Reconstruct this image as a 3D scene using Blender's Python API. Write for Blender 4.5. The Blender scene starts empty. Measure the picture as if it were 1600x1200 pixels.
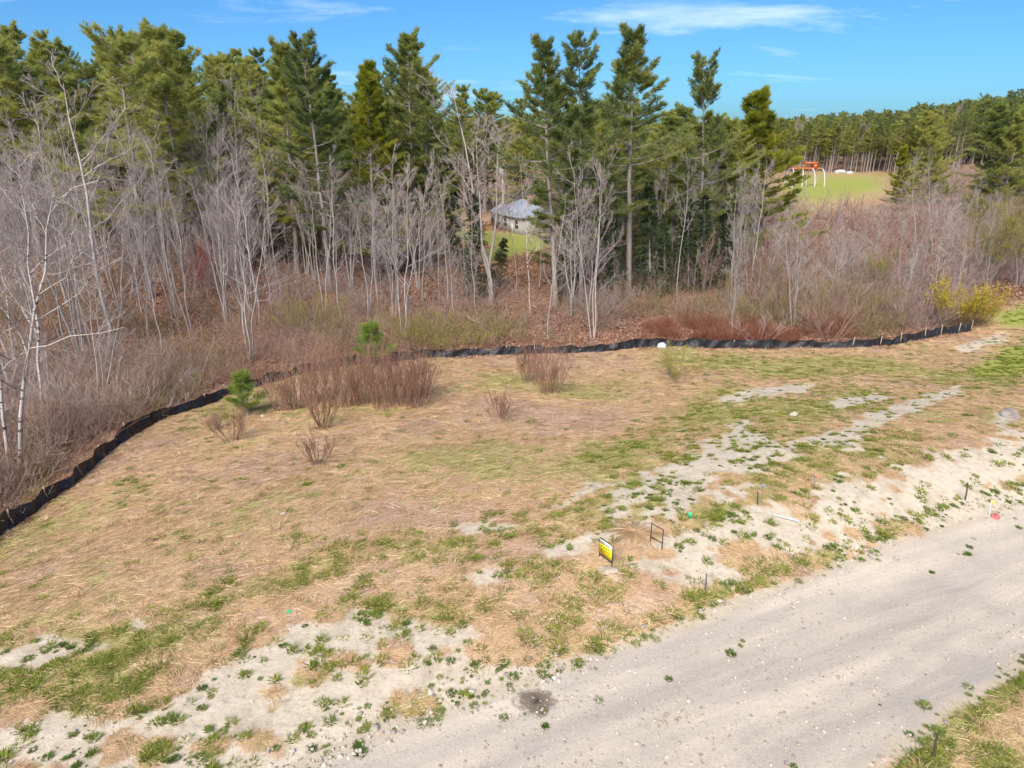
import bpy, math, random
import numpy as np

rng = np.random.default_rng(11)
random.seed(11)
SC = bpy.context.scene
COL = SC.collection

# ------------------------------------------------------------------ camera
CAM_Z, PITCH, FPX = 10.0, math.radians(20.3), 1067.0
cam_d = bpy.data.cameras.new('camera')
cam_d.sensor_width = 36.0
cam_d.lens = 36.0 * FPX / 1600.0
cam_d.clip_start = 0.2
cam_d.clip_end = 6000.0
cam = bpy.data.objects.new('camera', cam_d)
COL.objects.link(cam)
cam.location = (0, 0, CAM_Z)
cam.rotation_euler = (math.pi / 2 - PITCH, 0, 0)
SC.camera = cam

# ------------------------------------------------------------------ sky and sun
SUN_EL, SUN_AZ = math.radians(44), math.radians(200)     # azimuth clockwise from +Y
world = bpy.data.worlds.new('World')
SC.world = world
world.use_nodes = True
wn, wl = world.node_tree.nodes, world.node_tree.links
wn.clear()
w_out = wn.new('ShaderNodeOutputWorld')
w_bg = wn.new('ShaderNodeBackground')
w_bg.inputs['Strength'].default_value = 0.076
w_sky = wn.new('ShaderNodeTexSky')
w_sky.sky_type = 'NISHITA'
w_sky.sun_disc = False
w_sky.sun_elevation = SUN_EL
w_sky.sun_rotation = SUN_AZ
w_sky.altitude = 100
w_sky.air_density = 1.0
w_sky.dust_density = 0.8
w_sky.ozone_density = 3.0
w_tint = wn.new('ShaderNodeMix'); w_tint.data_type = 'RGBA'; w_tint.blend_type = 'MULTIPLY'
w_tint.inputs[0].default_value = 1.0
w_tint.inputs[7].default_value = (0.29, 0.59, 0.90, 1)
wl.new(w_sky.outputs[0], w_tint.inputs[6])
w_tc = wn.new('ShaderNodeTexCoord')
w_sep = wn.new('ShaderNodeSeparateXYZ'); wl.new(w_tc.outputs['Generated'], w_sep.inputs[0])
def wmath(op, a, b=None, c=None):
    n = wn.new('ShaderNodeMath'); n.operation = op
    for i, v in enumerate((a, b, c)):
        if v is None: continue
        if isinstance(v, (int, float)): n.inputs[i].default_value = v
        else: wl.new(v, n.inputs[i])
    return n.outputs[0]
zc = wmath('ADD', wmath('MAXIMUM', w_sep.outputs[2], 0.0), 0.13)
cx_ = wmath('DIVIDE', w_sep.outputs[0], zc)
cy_ = wmath('DIVIDE', w_sep.outputs[1], zc)
w_cmb = wn.new('ShaderNodeCombineXYZ')
wl.new(cx_, w_cmb.inputs[0]); wl.new(cy_, w_cmb.inputs[1])
w_map = wn.new('ShaderNodeMapping')
w_map.inputs['Location'].default_value = (12.7, 9.1, 0)
w_map.inputs['Rotation'].default_value = (0, 0, math.radians(-38))
w_map.inputs['Scale'].default_value = (0.55, 1.25, 1)
wl.new(w_cmb.outputs[0], w_map.inputs[0])
w_n = wn.new('ShaderNodeTexNoise')
w_n.inputs['Scale'].default_value = 0.85
w_n.inputs['Detail'].default_value = 9
w_n.inputs['Roughness'].default_value = 0.62
w_n.inputs['Distortion'].default_value = 0.5
wl.new(w_map.outputs[0], w_n.inputs['Vector'])
w_r = wn.new('ShaderNodeMapRange')
w_r.inputs[1].default_value = 0.56; w_r.inputs[2].default_value = 0.95
w_r.inputs[3].default_value = 0.0; w_r.inputs[4].default_value = 0.95
wl.new(w_n.outputs[0], w_r.inputs[0])
w_mix = wn.new('ShaderNodeMix'); w_mix.data_type = 'RGBA'
w_mix.inputs[7].default_value = (8.6, 9.0, 9.6, 1)
wl.new(w_r.outputs[0], w_mix.inputs[0])
wl.new(w_tint.outputs[2], w_mix.inputs[6])
wl.new(w_mix.outputs[2], w_bg.inputs['Color'])
wl.new(w_bg.outputs[0], w_out.inputs['Surface'])

sun_d = bpy.data.lights.new('sun', 'SUN')
sun_d.energy = 3.0
sun_d.angle = math.radians(40)
sun_d.color = (1.0, 0.89, 0.75)
sun = bpy.data.objects.new('sun', sun_d)
COL.objects.link(sun)
sun.location = (0, 0, 60)
sun.rotation_euler = (math.pi / 2 - SUN_EL, 0, -SUN_AZ + math.pi)

SC.view_settings.view_transform = 'Standard'
SC.view_settings.look = 'None'
SC.view_settings.gamma = 1.0
SC.view_settings.exposure = 1.15
SC.view_settings.use_curve_mapping = False
SC.render.engine = 'CYCLES'
SC.cycles.max_bounces = 4
SC.cycles.diffuse_bounces = 3
SC.cycles.adaptive_threshold = 0.035
SC.cycles.transparent_max_bounces = 4
SC.cycles.transmission_bounces = 2
SC.cycles.use_denoising = True

# ------------------------------------------------------------------ pixel <-> world
CP, SP = math.cos(PITCH), math.sin(PITCH)
def ray(px, py):
    u, v = (px - 800.0) / FPX, (600.0 - py) / FPX
    return np.array([u, v * SP + CP, v * CP - SP])
def at_z(px, py, z):
    d = ray(px, py)
    t = (z - CAM_Z) / d[2]
    return np.array([d[0] * t, d[1] * t])
def project(x, y, z):
    dz = z - CAM_Z
    f = y * CP - dz * SP
    up = y * SP + dz * CP
    f = np.where(np.abs(f) < 1e-6, 1e-6, f)
    return 800 + FPX * x / f, 600 - FPX * up / f, f

# ------------------------------------------------------------------ terrain height: smooth surface through surveyed points
PIXPTS = [  # pixel x, pixel y, ground height
 (1600,1000,-.70),(1200,1120,-.55),(900,1190,-.45),(1000,1030,-.45),(1300,930,-.65),(1590,815,-.80),(1200,960,-.55),(1450,1100,-.6),(1590,1150,-.45),
 (1300,785,.05),(1450,742,.05),(1590,700,-.05),(1300,852,-.55),(1450,806,-.7),(1590,772,-.78),(1180,850,-.1),(1150,930,-.45),
 (945,878,0),(1050,860,0),(760,860,-.3),(500,815,-.8),(300,900,-.7),(60,960,-.7),(400,1000,-.4),(200,1150,-.3),(600,1100,-.35),(780,1010,-.2),(640,960,-.3),
 (600,700,-1.7),(300,760,-1.7),(800,680,-1.7),(1000,680,-1.3),(1200,650,-1.2),(1450,625,-1.5),(120,860,-1.5),
 (0,834,-2.3),(115,755,-2.8),(240,660,-3.4),(370,612,-3.7),(520,572,-3.9),(680,558,-3.9),(850,551,-4),(1000,541,-4),(1200,543,-3.9),(1400,537,-3.9),(1520,516,-4),
 (600,620,-3.0),(850,605,-2.9),(1100,600,-2.6),(1350,582,-2.8),(420,650,-3.0),
 (0,740,-3.3),(100,640,-4.0),(230,560,-4.4),(60,450,-3.6),(200,430,-3.1),(400,420,-3.0),(515,455,-3.9),(600,400,-3.4),(700,470,-4.6),(1000,470,-4.7),(1300,470,-4.6),(1500,450,-4.3),
 (800,368,-4.8),(690,352,-4.3),(1590,495,-3.7),(1250,297,-2.6),(1370,275,-2.2),(1400,335,-3.6),(1150,330,-4.2),(950,330,-4.6),
]
FARPTS = [(-90,110,-1.0),(-60,150,0.5),(-160,80,-1),(-160,200,3),(0,220,-3.5),(60,330,-3),(140,300,-.5),(215,260,11),(175,205,6),(160,420,0),(300,420,9),(240,600,5),
          (0,420,-3),(-150,420,2),(-350,350,6),(0,800,-1),(-400,800,6),(500,800,9),(450,250,14),(150,120,-2),(200,60,-2),(300,120,2),
          (0,-25,-1),(60,-25,-.8),(-60,-25,-1.5),(70,15,-.9),(-60,15,-2.8),(120,-20,-1),(-150,0,-2),(900,300,15),(-900,200,5),(900,1300,10),(-900,1300,10),(0,1400,5),(-300,-40,-2),(300,-40,-1)]
_cx, _cy, _cz = [], [], []
for px, py, z in PIXPTS:
    p = at_z(px, py, z); _cx.append(p[0]); _cy.append(p[1]); _cz.append(z)
for x, y, z in FARPTS:
    _cx.append(x); _cy.append(y); _cz.append(z)
_cx, _cy, _cz = map(np.array, (_cx, _cy, _cz))
def _warp(x, y):          # compress distance so that near and far points weigh alike
    r = np.sqrt(x * x + y * y) + 1e-9
    s = np.log1p(r / 25.0) * 25.0 / r
    return x * s, y * s
def _phi(r2):
    return 0.5 * r2 * np.log(r2 + 1e-9)
_wx, _wy = _warp(_cx, _cy)
_n = len(_cx)
_K = _phi((_wx[:, None] - _wx) ** 2 + (_wy[:, None] - _wy) ** 2) + np.eye(_n) * 2.0
_P = np.stack([np.ones(_n), _wx, _wy], 1)
_A = np.zeros((_n + 3, _n + 3)); _A[:_n, :_n] = _K; _A[:_n, _n:] = _P; _A[_n:, :_n] = _P.T
_sol = np.linalg.solve(_A, np.concatenate([_cz, np.zeros(3)]))
def ground_z(x, y):
    x = np.atleast_1d(np.asarray(x, float)); y = np.atleast_1d(np.asarray(y, float))
    out = np.empty(x.shape)
    xf, yf, of = x.ravel(), y.ravel(), out.ravel()
    for i in range(0, xf.size, 20000):
        a, b = _warp(xf[i:i + 20000], yf[i:i + 20000])
        k = _phi((a[:, None] - _wx) ** 2 + (b[:, None] - _wy) ** 2)
        of[i:i + 20000] = k @ _sol[:_n] + _sol[_n] + _sol[_n + 1] * a + _sol[_n + 2] * b
    x0, y0 = xf, yf
    r = np.sqrt(x0 ** 2 + y0 ** 2)
    amp = np.clip(r / 30, 0.3, 2.5)
    of += amp * (0.05 * np.sin(x0 * .55 + 1.3 * np.sin(y0 * .31)) * np.sin(y0 * .47 + 1.1 * np.sin(x0 * .23)) + 0.025 * np.sin(x0 * 1.6 + 2 * np.sin(y0 * .9)) * np.sin(y0 * 1.3 + np.sin(x0 * 1.1)))
    return of.reshape(x.shape)
def gz(x, y): return float(ground_z(x, y)[0])
def hit(px, py):
    d = ray(px, py)
    ts = np.concatenate([np.linspace(5, 90, 900), np.linspace(90.2, 700, 1600)])
    X, Y, Z = d[0] * ts, d[1] * ts, CAM_Z + d[2] * ts
    below = np.nonzero(Z < ground_z(X, Y))[0]
    i = below[0] if len(below) else len(ts) - 1
    t0, t1 = ts[max(i - 1, 0)], ts[i]
    for _ in range(20):
        tm = (t0 + t1) / 2
        if CAM_Z + d[2] * tm < gz(d[0] * tm, d[1] * tm): t1 = tm
        else: t0 = tm
    return np.array([d[0] * t1, d[1] * t1, gz(d[0] * t1, d[1] * t1)])
def height_to(p, py):      # height of a thing at ground point p whose top shows at pixel row py
    v = (600.0 - py) / FPX
    dirz, diry = v * CP - SP, v * SP + CP
    return CAM_Z + dirz / diry * p[1] - p[2]

# ------------------------------------------------------------------ mesh helpers
def lin(h):
    h = h.lstrip('#'); o = []
    for i in (0, 2, 4):
        c = int(h[i:i + 2], 16) / 255
        o.append(c / 12.92 if c <= .04045 else ((c + .055) / 1.055) ** 2.4)
    return (*o, 1)
class Geo:
    def __init__(s): s.v, s.f, s.n, s.a = [], [], 0, []
    def add(s, V, F, att=None):
        V = np.asarray(V, float).reshape(-1, 3); F = np.asarray(F, int)
        s.v.append(V); s.f.append(F + s.n); s.n += len(V)
        s.a.append(np.zeros(len(V)) if att is None else np.broadcast_to(np.asarray(att, float), (len(V),)))
    def tubes(s, pts, rad, n=3, att=None):     # pts (B,k,3), rad (B,k)
        pts = np.asarray(pts, float); rad = np.asarray(rad, float)
        if pts.ndim == 2: pts, rad = pts[None], rad[None]
        B, k, _ = pts.shape
        d = pts[:, -1] - pts[:, 0]; d /= np.linalg.norm(d, axis=1, keepdims=True) + 1e-9
        ref = np.where(np.abs(d[:, 2:3]) > .9, np.array([[1., 0, 0]]), np.array([[0, 0, 1.]]))
        a = np.cross(d, ref); a /= np.linalg.norm(a, axis=1, keepdims=True) + 1e-9
        b = np.cross(d, a)
        th = np.arange(n) / n * 2 * np.pi
        ring = a[:, None] * np.cos(th)[None, :, None] + b[:, None] * np.sin(th)[None, :, None]
        V = pts[:, :, None] + ring[:, None] * rad[:, :, None, None]
        base = (np.arange(B) * k * n)[:, None, None] + (np.arange(k - 1) * n)[None, :, None] + np.arange(n)[None, None]
        nx = (np.arange(B) * k * n)[:, None, None] + (np.arange(k - 1) * n)[None, :, None] + ((np.arange(n) + 1) % n)[None, None]
        F = np.stack([base, nx, nx + n, base + n], -1).reshape(-1, 4)
        if att is not None: att = np.repeat(np.asarray(att, float), k * n) if np.ndim(att) else att
        s.add(V, F, att)
        if n > 3:                               # close the ends of the thicker ones
            s.add(V[:, -1].reshape(-1, 3), np.arange(B * n).reshape(B, n), None if att is None or np.ndim(att) else att)
    def box(s, lo, hi, att=None):
        (a, b, c), (d, e, f) = lo, hi
        s.add([(a,b,c),(d,b,c),(d,e,c),(a,e,c),(a,b,f),(d,b,f),(d,e,f),(a,e,f)], [(0,3,2,1),(4,5,6,7),(0,1,5,4),(1,2,6,5),(2,3,7,6),(3,0,4,7)], att)
    def mesh(s, name, mat, smooth=False, attname='tint'):
        me = bpy.data.meshes.new(name)
        V = np.concatenate(s.v)
        me.vertices.add(len(V)); me.vertices.foreach_set('co', V.astype(np.float32).ravel())
        loops = np.concatenate([f.ravel() for f in s.f]); sizes = np.concatenate([np.full(len(f), f.shape[1]) for f in s.f])
        me.loops.add(len(loops)); me.loops.foreach_set('vertex_index', loops.astype(np.int32))
        starts = np.concatenate([[0], np.cumsum(sizes)[:-1]])
        me.polygons.add(len(sizes)); me.polygons.foreach_set('loop_start', starts.astype(np.int32))
        at = me.attributes.new(attname, 'FLOAT', 'POINT'); at.data.foreach_set('value', np.concatenate(s.a).astype(np.float32))
        if smooth: me.polygons.foreach_set('use_smooth', np.ones(len(sizes), bool))
        me.materials.append(mat)
        me.update(calc_edges=True); me.validate()
        return me
def add_obj(name, me, parent=None, loc=None):
    o = bpy.data.objects.new(name, me); COL.objects.link(o)
    if parent: o.parent = parent
    if loc is not None: o.location = loc
    return o
def tag(o, label=None, cat=None, group=None, kind=None):
    for k, v in (('label', label), ('category', cat), ('group', group), ('kind', kind)):
        if v: o[k] = v
    return o
def empty(name, loc, rz=0.0):
    o = bpy.data.objects.new(name, None); COL.objects.link(o)
    o.location = loc; o.rotation_euler = (0, 0, rz); o.empty_display_size = .2
    return o
def norm(v): return v / (np.linalg.norm(v, axis=-1, keepdims=True) + 1e-9)

# ------------------------------------------------------------------ materials
def mat_new(name):
    m = bpy.data.materials.new(name); m.use_nodes = True
    return m, m.node_tree.nodes, m.node_tree.links, m.node_tree.nodes['Principled BSDF']
def node_noise(N, L, scale, detail=4, rough=.55, vec=None, dist=0):
    n = N.new('ShaderNodeTexNoise'); n.inputs['Scale'].default_value = scale; n.inputs['Detail'].default_value = detail
    n.inputs['Roughness'].default_value = rough; n.inputs['Distortion'].default_value = dist
    if vec is not None: L.new(vec, n.inputs['Vector'])
    return n.outputs[0]
def ramp(N, L, src, stops):
    r = N.new('ShaderNodeValToRGB'); e = r.color_ramp.elements
    while len(e) < len(stops): e.new(.5)
    for i, (p, c) in enumerate(stops): e[i].position = p; e[i].color = c
    L.new(src, r.inputs[0]); return r.outputs[0]
def mixc(N, L, f, a, b, mode='MIX'):
    n = N.new('ShaderNodeMix'); n.data_type = 'RGBA'; n.blend_type = mode
    for i, v in ((0, f), (6, a), (7, b)):
        if isinstance(v, (int, float, tuple)): n.inputs[i].default_value = v
        else: L.new(v, n.inputs[i])
    return n.outputs[2]
def mth(N, L, op, a, b=None, clamp=False):
    n = N.new('ShaderNodeMath'); n.operation = op; n.use_clamp = clamp
    for i, v in enumerate((a, b)):
        if v is None: continue
        if isinstance(v, (int, float)): n.inputs[i].default_value = v
        else: L.new(v, n.inputs[i])
    return n.outputs[0]
def rng_map(N, L, v, a, b, c=0., d=1.):
    n = N.new('ShaderNodeMapRange'); L.new(v, n.inputs[0])
    for i, q in enumerate((a, b, c, d)): n.inputs[i + 1].default_value = q
    n.interpolation_type = 'SMOOTHSTEP'
    return n.outputs[0]
def attr(N, name, inst=False):
    n = N.new('ShaderNodeAttribute'); n.attribute_name = name
    return n
def leafy(name, stops, transl=.35, rnd=.5, rough=.7):
    """foliage, straw or twig colour: tint attribute of each blade plus a shift for each plant"""
    m, N, L, P = mat_new(name)
    a = attr(N, 'tint'); oi = N.new('ShaderNodeObjectInfo')
    v = mth(N, L, 'ADD', mth(N, L, 'MULTIPLY', a.outputs['Fac'], 1 - rnd), mth(N, L, 'MULTIPLY', oi.outputs['Random'], rnd))
    c = ramp(N, L, v, stops)
    N.remove(P); d = N.new('ShaderNodeBsdfDiffuse'); L.new(c, d.inputs[0]); sh = d
    if transl:
        t = N.new('ShaderNodeBsdfTranslucent'); L.new(c, t.inputs[0])
        sh = N.new('ShaderNodeMixShader'); sh.inputs[0].default_value = transl
        L.new(d.outputs[0], sh.inputs[1]); L.new(t.outputs[0], sh.inputs[2])
    L.new(sh.outputs[0], N['Material Output'].inputs['Surface'])
    return m
def bark(name, lo, hi, scale=3.0, marks=None):
    m, N, L, P = mat_new(name)
    tc = N.new('ShaderNodeTexCoord'); mp = N.new('ShaderNodeMapping'); mp.inputs['Scale'].default_value = (4, 4, .6)
    L.new(tc.outputs['Object'], mp.inputs[0])
    n = node_noise(N, L, scale, 5, .65, mp.outputs[0])
    oi = N.new('ShaderNodeObjectInfo')
    v = mth(N, L, 'ADD', rng_map(N, L, n, .3, .7, 0, .65), mth(N, L, 'MULTIPLY', oi.outputs['Random'], .35))
    c = mixc(N, L, v, lo, hi)
    if marks:
        mp2 = N.new('ShaderNodeMapping'); mp2.inputs['Scale'].default_value = (1.2, 1.2, 5.)
        L.new(tc.outputs['Object'], mp2.inputs[0])
        k = rng_map(N, L, node_noise(N, L, 1.6, 3, .6, mp2.outputs[0]), .56, .62)
        c = mixc(N, L, k, c, marks)
    L.new(c, P.inputs['Base Color']); P.inputs['Roughness'].default_value = .9
    P.inputs['Specular IOR Level'].default_value = .15
    b = N.new('ShaderNodeBump'); b.inputs['Strength'].default_value = .5; b.inputs['Distance'].default_value = .04
    L.new(n, b.inputs['Height']); L.new(b.outputs[0], P.inputs['Normal'])
    return m
def plain(name, col, rough=.6, metal=0, vary=.12, scale=6):
    m, N, L, P = mat_new(name)
    tc = N.new('ShaderNodeTexCoord')
    n = node_noise(N, L, scale, 5, .6, tc.outputs['Object'])
    dark = tuple(x * (1 - vary * 2) for x in col[:3]) + (1,)
    lite = tuple(min(1, x * (1 + vary)) for x in col[:3]) + (1,)
    L.new(mixc(N, L, rng_map(N, L, n, .3, .7), dark, lite), P.inputs['Base Color'])
    P.inputs['Roughness'].default_value = rough; P.inputs['Metallic'].default_value = metal
    return m

# ------------------------------------------------------------------ what grows where (laid out on the ground)
def fbm(x, y, f, o=4, seed=0):
    r_ = np.random.default_rng(seed); s = np.zeros(np.shape(x)); a = 1.
    for i in range(o):
        for _ in range(3):
            th = r_.uniform(0, 6.28); ph = r_.uniform(0, 6.28)
            s += a / 3 * np.sin((x * np.cos(th) + y * np.sin(th)) * f + ph + 1.5 * np.sin((x * np.sin(th) - y * np.cos(th)) * f * .63 + ph * 2))
        f *= 2.03; a *= .5
    return s
def seg_dist(X, Y, pts, ys=2.0):
    d = np.full(X.shape, 1e9)
    for (x0, y0, w0), (x1, y1, w1) in zip(pts[:-1], pts[1:]):
        dx, dy = x1 - x0, (y1 - y0) * ys
        t = np.clip(((X - x0) * dx + (Y - y0) * ys * dy) / (dx * dx + dy * dy + 1e-9), 0, 1)
        q = np.sqrt((X - x0 - t * dx) ** 2 + ((Y - y0) * ys - t * dy) ** 2) / (w0 + (w1 - w0) * t)
        d = np.minimum(d, q)
    return d
def strokes(X, Y, L):
    m = np.zeros(X.shape)
    for pts in L:
        if len(pts) == 1: pts = [pts[0], (pts[0][0] + 1, pts[0][1], pts[0][2])]
        d = seg_dist(X, Y, pts)
        m = np.maximum(m, np.exp(-(d ** 2) * .7))
    return m
SAND = [
 [(-200,1080,60),(60,1015,45),(140,1010,30)], [(-300,1250,150),(60,1150,75),(170,1195,70)], [(250,1130,80),(420,1120,110),(560,1090,90)],
 [(380,1060,70),(470,1010,60),(560,985,55),(720,995,40)], [(150,1230,120),(400,1200,110),(620,1140,60)], [(600,1060,70),(720,1050,50)],
 [(735,828,30),(790,825,22)], [(745,906,30),(790,900,20)], [(650,928,18)], [(310,958,14)], [(205,965,22),(215,985,12)], [(560,1010,60)],
 [(850,855,16),(960,835,24),(1050,800,32),(1085,755,36),(1130,700,32),(1165,662,14)], [(1110,720,46),(1160,715,52),(1215,712,36)], [(1070,740,46)],
 [(1235,692,16),(1300,688,18),(1375,650,20),(1440,628,18),(1490,612,14)], [(1330,686,30)], [(1370,652,28)],
 [(1130,625,12),(1190,612,18),(1260,605,14)], [(1300,632,12),(1370,622,16)], [(980,768,36),(1060,745,34)], [(1190,690,26)],
 [(1000,888,34),(1070,880,48),(1140,905,38)], [(1050,850,40),(1130,830,44),(1180,800,38)], [(1200,815,52),(1260,830,52)], [(1140,770,38)], [(1080,900,50)], [(860,870,20),(900,860,20)], [(960,800,26)],
 [(1230,835,50),(1330,795,78),(1430,768,80),(1530,738,76),(1620,712,76),(1800,660,80)], [(1480,712,18),(1560,720,20)], [(1560,690,26)], [(1250,860,30),(1330,845,20)],
 [(1535,800,70),(1620,785,60)], [(1480,820,30)], [(1570,655,22)], [(1500,545,10),(1560,530,14)],
 [(620,760,8)], [(960,905,18)], [(870,795,14),(930,760,14)], [(820,1050,60),(720,1090,60)],
]
GREEN = [
 [(-60,1090,50),(60,1070,44),(160,1035,44)], [(120,1010,40),(220,1000,34),(330,985,40)], [(180,1060,44),(90,1110,34)], [(240,1180,30),(300,1190,20)],
 [(330,940,44),(430,905,40),(560,870,40),(640,845,34)], [(640,870,34),(760,845,34),(800,830,20)], [(560,960,34),(680,950,40),(760,950,34)],
 [(820,900,50),(930,905,40),(860,970,40)], [(840,830,40),(960,800,40),(1010,760,30)], [(900,1000,44),(1010,985,34),(1060,960,24)],
 [(1210,890,15),(1290,868,17),(1370,838,16),(1440,805,15),(1490,790,12)], [(1080,945,24),(1180,900,20)], [(1110,805,34),(1170,830,34)], [(1570,768,16),(1640,755,20)],
 [(1000,700,44),(1080,660,34),(1150,610,34)], [(1070,570,40),(1200,575,44),(1380,575,44)], [(1480,590,40),(1560,600,30)], [(1220,740,44),(1300,740,34)],
 [(1150,660,44),(1200,760,44)], [(1250,720,60),(1400,690,50)], [(1100,650,50),(1250,640,50),(1400,600,50)], [(940,720,40),(1010,690,44)], [(1430,1210,24),(1500,1150,24),(1570,1095,24),(1680,1040,24)], [(1560,1190,50)],
 [(1020,790,20),(1080,700,20)], [(370,630,26),(300,670,24)], [(200,760,24)], [(700,930,30)], [(1290,640,30),(1350,610,24)], [(390,1060,22)],
]
STRIP = [[(1200,895,16),(1290,870,20),(1370,840,20),(1440,808,18),(1500,790,14)], [(1085,948,18),(1190,900,16)], [(830,1045,10),(1000,1000,16),(1060,965,14)], [(1420,1195,18),(1480,1140,20),(1560,1092,22),(1620,1065,22)], [(1560,770,14),(1640,757,18)]]
LAWN = [[(1535,582,24),(1600,560,50),(1750,540,90)], [(1582,498,30),(1650,490,60)], [(700,365,20),(780,375,22),(850,375,20)], [(760,400,20),(830,385,20)], [(1265,297,44),(1355,288,28)]]
def masks(x, y):
    x = np.asarray(x, float); y = np.asarray(y, float)
    z = ground_z(x, y)
    X, Y, f = project(x, y, z)
    ok = f > 2
    X = np.where(ok, X, -5000); Y = np.where(ok, Y, 5000)
    def sst(v, a, b):
        t = np.clip((v - a) / (b - a), 0, 1); return t * t * (3 - 2 * t)
    s_ = sst(strokes(X, Y, SAND) * 1.15 + .42 * fbm(x, y, 2.3, 3, 61) + .42 * fbm(x, y, 7.3, 3, 63) - .08, .18, .75)
    g_ = sst(strokes(X, Y, GREEN) * 1.1 + .45 * fbm(x, y, 2.6, 3, 62) + .65 * fbm(x, y, 6.1, 3, 64) - .03, .3, .85)
    return s_, g_, strokes(X, Y, LAWN), X, Y

FENCE_PX = [(-70,880),(0,836),(60,795),(115,757),(175,702),(240,661),(310,637),(370,613),(450,591),(520,574),(600,565),(680,559),(760,555),(850,553),(900,552),(960,548),(1000,543),(1040,542),(1100,544),(1160,544),(1220,544),(1290,544),(1350,543),(1400,538),(1440,530),(1485,522),(1515,517)]
FENCE = np.array([hit(*p)[:2] for p in FENCE_PX])
FEXT = np.concatenate([[FENCE[0] + (FENCE[0] - FENCE[1]) / np.linalg.norm(FENCE[0] - FENCE[1]) * 40], FENCE, [FENCE[-1] + np.array([6., 7.])], [FENCE[-1] + np.array([60., 22.])]])
def beyond_fence(x, y):     # signed distance: positive on the wood's side of the fence line
    x = np.asarray(x, float); y = np.asarray(y, float)
    best = np.full(x.shape, 1e9); sg = np.zeros(x.shape)
    for a, b in zip(FEXT[:-1], FEXT[1:]):
        d = b - a; L2 = d @ d
        t = np.clip(((x - a[0]) * d[0] + (y - a[1]) * d[1]) / L2, 0, 1)
        ex, ey = x - a[0] - t * d[0], y - a[1] - t * d[1]
        q = np.hypot(ex, ey)
        c = d[0] * (y - a[1]) - d[1] * (x - a[0])
        m = q < best - 1e-9
        best = np.where(m, q, best); sg = np.where(m, np.sign(c), sg)
    return best * sg

# road edges
EDGE_A = np.array([hit(*p)[:2] for p in [(250,1290),(430,1205),(560,1150),(700,1105),(830,1058),(960,1002),(1100,950),(1250,895),(1400,842),(1530,805),(1600,785)]])
EDGE_B = np.array([hit(*p)[:2] for p in [(1290,1290),(1400,1200),(1470,1140),(1540,1090),(1600,1060)]])
da = EDGE_A[-1] - EDGE_A[-3]; da /= np.linalg.norm(da)
db = EDGE_B[-1] - EDGE_B[0]; db /= np.linalg.norm(db)
EDGE_A = np.concatenate([[EDGE_A[0] - (EDGE_A[2] - EDGE_A[0]) / np.linalg.norm(EDGE_A[2] - EDGE_A[0]) * 25], EDGE_A, [EDGE_A[-1] + da * 20, EDGE_A[-1] + da * 60]])
EDGE_B = np.concatenate([[EDGE_B[0] - db * 25], EDGE_B, [EDGE_B[-1] + db * 25, EDGE_B[-1] + da * 80]])
def resample(P, n):
    s = np.concatenate([[0], np.cumsum(np.linalg.norm(np.diff(P, axis=0), axis=1))])
    t = np.linspace(0, s[-1], n)
    return np.stack([np.interp(t, s, P[:, i]) for i in range(P.shape[1])], 1)
RA, RB = resample(EDGE_A, 700), resample(EDGE_B, 700)
# smooth the polylines a little
for R_ in (RA, RB):
    for _ in range(60): R_[1:-1] = (R_[:-2] + 2 * R_[1:-1] + R_[2:]) / 4
road_dir = norm((RA[450] - RA[200]))
def road_inside(x, y):      # positive inside the road (metres from its edges)
    def sd(P, sign):
        Q = P[::14]; best = np.full(np.shape(x), 1e9); sg = np.zeros(np.shape(x))
        for a, b in zip(Q[:-1], Q[1:]):
            d = b - a; t = np.clip(((x - a[0]) * d[0] + (y - a[1]) * d[1]) / (d @ d), 0, 1)
            ex, ey = x - a[0] - t * d[0], y - a[1] - t * d[1]; q = np.hypot(ex, ey)
            m = q < best; best = np.where(m, q, best); sg = np.where(m, np.sign(d[0] * (y - a[1]) - d[1] * (x - a[0])), sg)
        return best * sg * sign
    return np.minimum(sd(RA, -1), sd(RB, 1))

# ------------------------------------------------------------------ ground sheet
def axis(lo, hi, step, far_lo, far_hi, g=1.09):
    a = list(np.arange(lo, hi, step))
    s = step; x = a[-1]
    while x < far_hi: s *= g; x += s; a.append(x)
    s = step; x = a[0]; b = []
    while x > far_lo: s *= g; x -= s; b.append(x)
    return np.array(b[::-1] + a)
gx = axis(-40, 45, .17, -1000, 1000); gy = axis(4, 58, .17, -60, 1500)
GX, GY = np.meshgrid(gx, gy)
sa, gr, la, PX_, PY_ = masks(GX, GY)
bf = beyond_fence(GX, GY)
ri = road_inside(GX, GY)
GZ = ground_z(GX, GY) - np.clip((ri - .15) / .5, 0, 1) * .06
inside = np.clip(sa, 0, 1)
# crumbly relief on bare soil, tussocky relief in the grass
def micro(x, y, ro):
    return np.clip(1 - (np.hypot(x, y) - 40) / 40, 0, 1) * (ro < 0) * (fbm(x, y, 1.3, 5, 3) * .022 + fbm(x, y, 6., 2, 4) * .008)
def surf_z(x, y):
    ro = road_inside(x, y)
    return ground_z(x, y) + micro(x, y, ro) + np.where(ro > 0, .010 + .02 * np.clip(ro / 1.5, 0, 1), 0)
GZ += micro(GX, GY, ri)
leafm = np.clip((bf + .4) / 1.5, 0, 1) * (1 - .75 * strokes(PX_, PY_, [[(1180,320,60),(1300,300,90),(1420,300,60)], [(690,375,70),(860,385,60)]]))
W_ = gx.size; H_ = gy.size
g = Geo()
idx = np.arange(W_ * H_).reshape(H_, W_)
g.add(np.stack([GX, GY, GZ], -1), np.stack([idx[:-1, :-1], idx[:-1, 1:], idx[1:, 1:], idx[1:, :-1]], -1).reshape(-1, 4))

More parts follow.
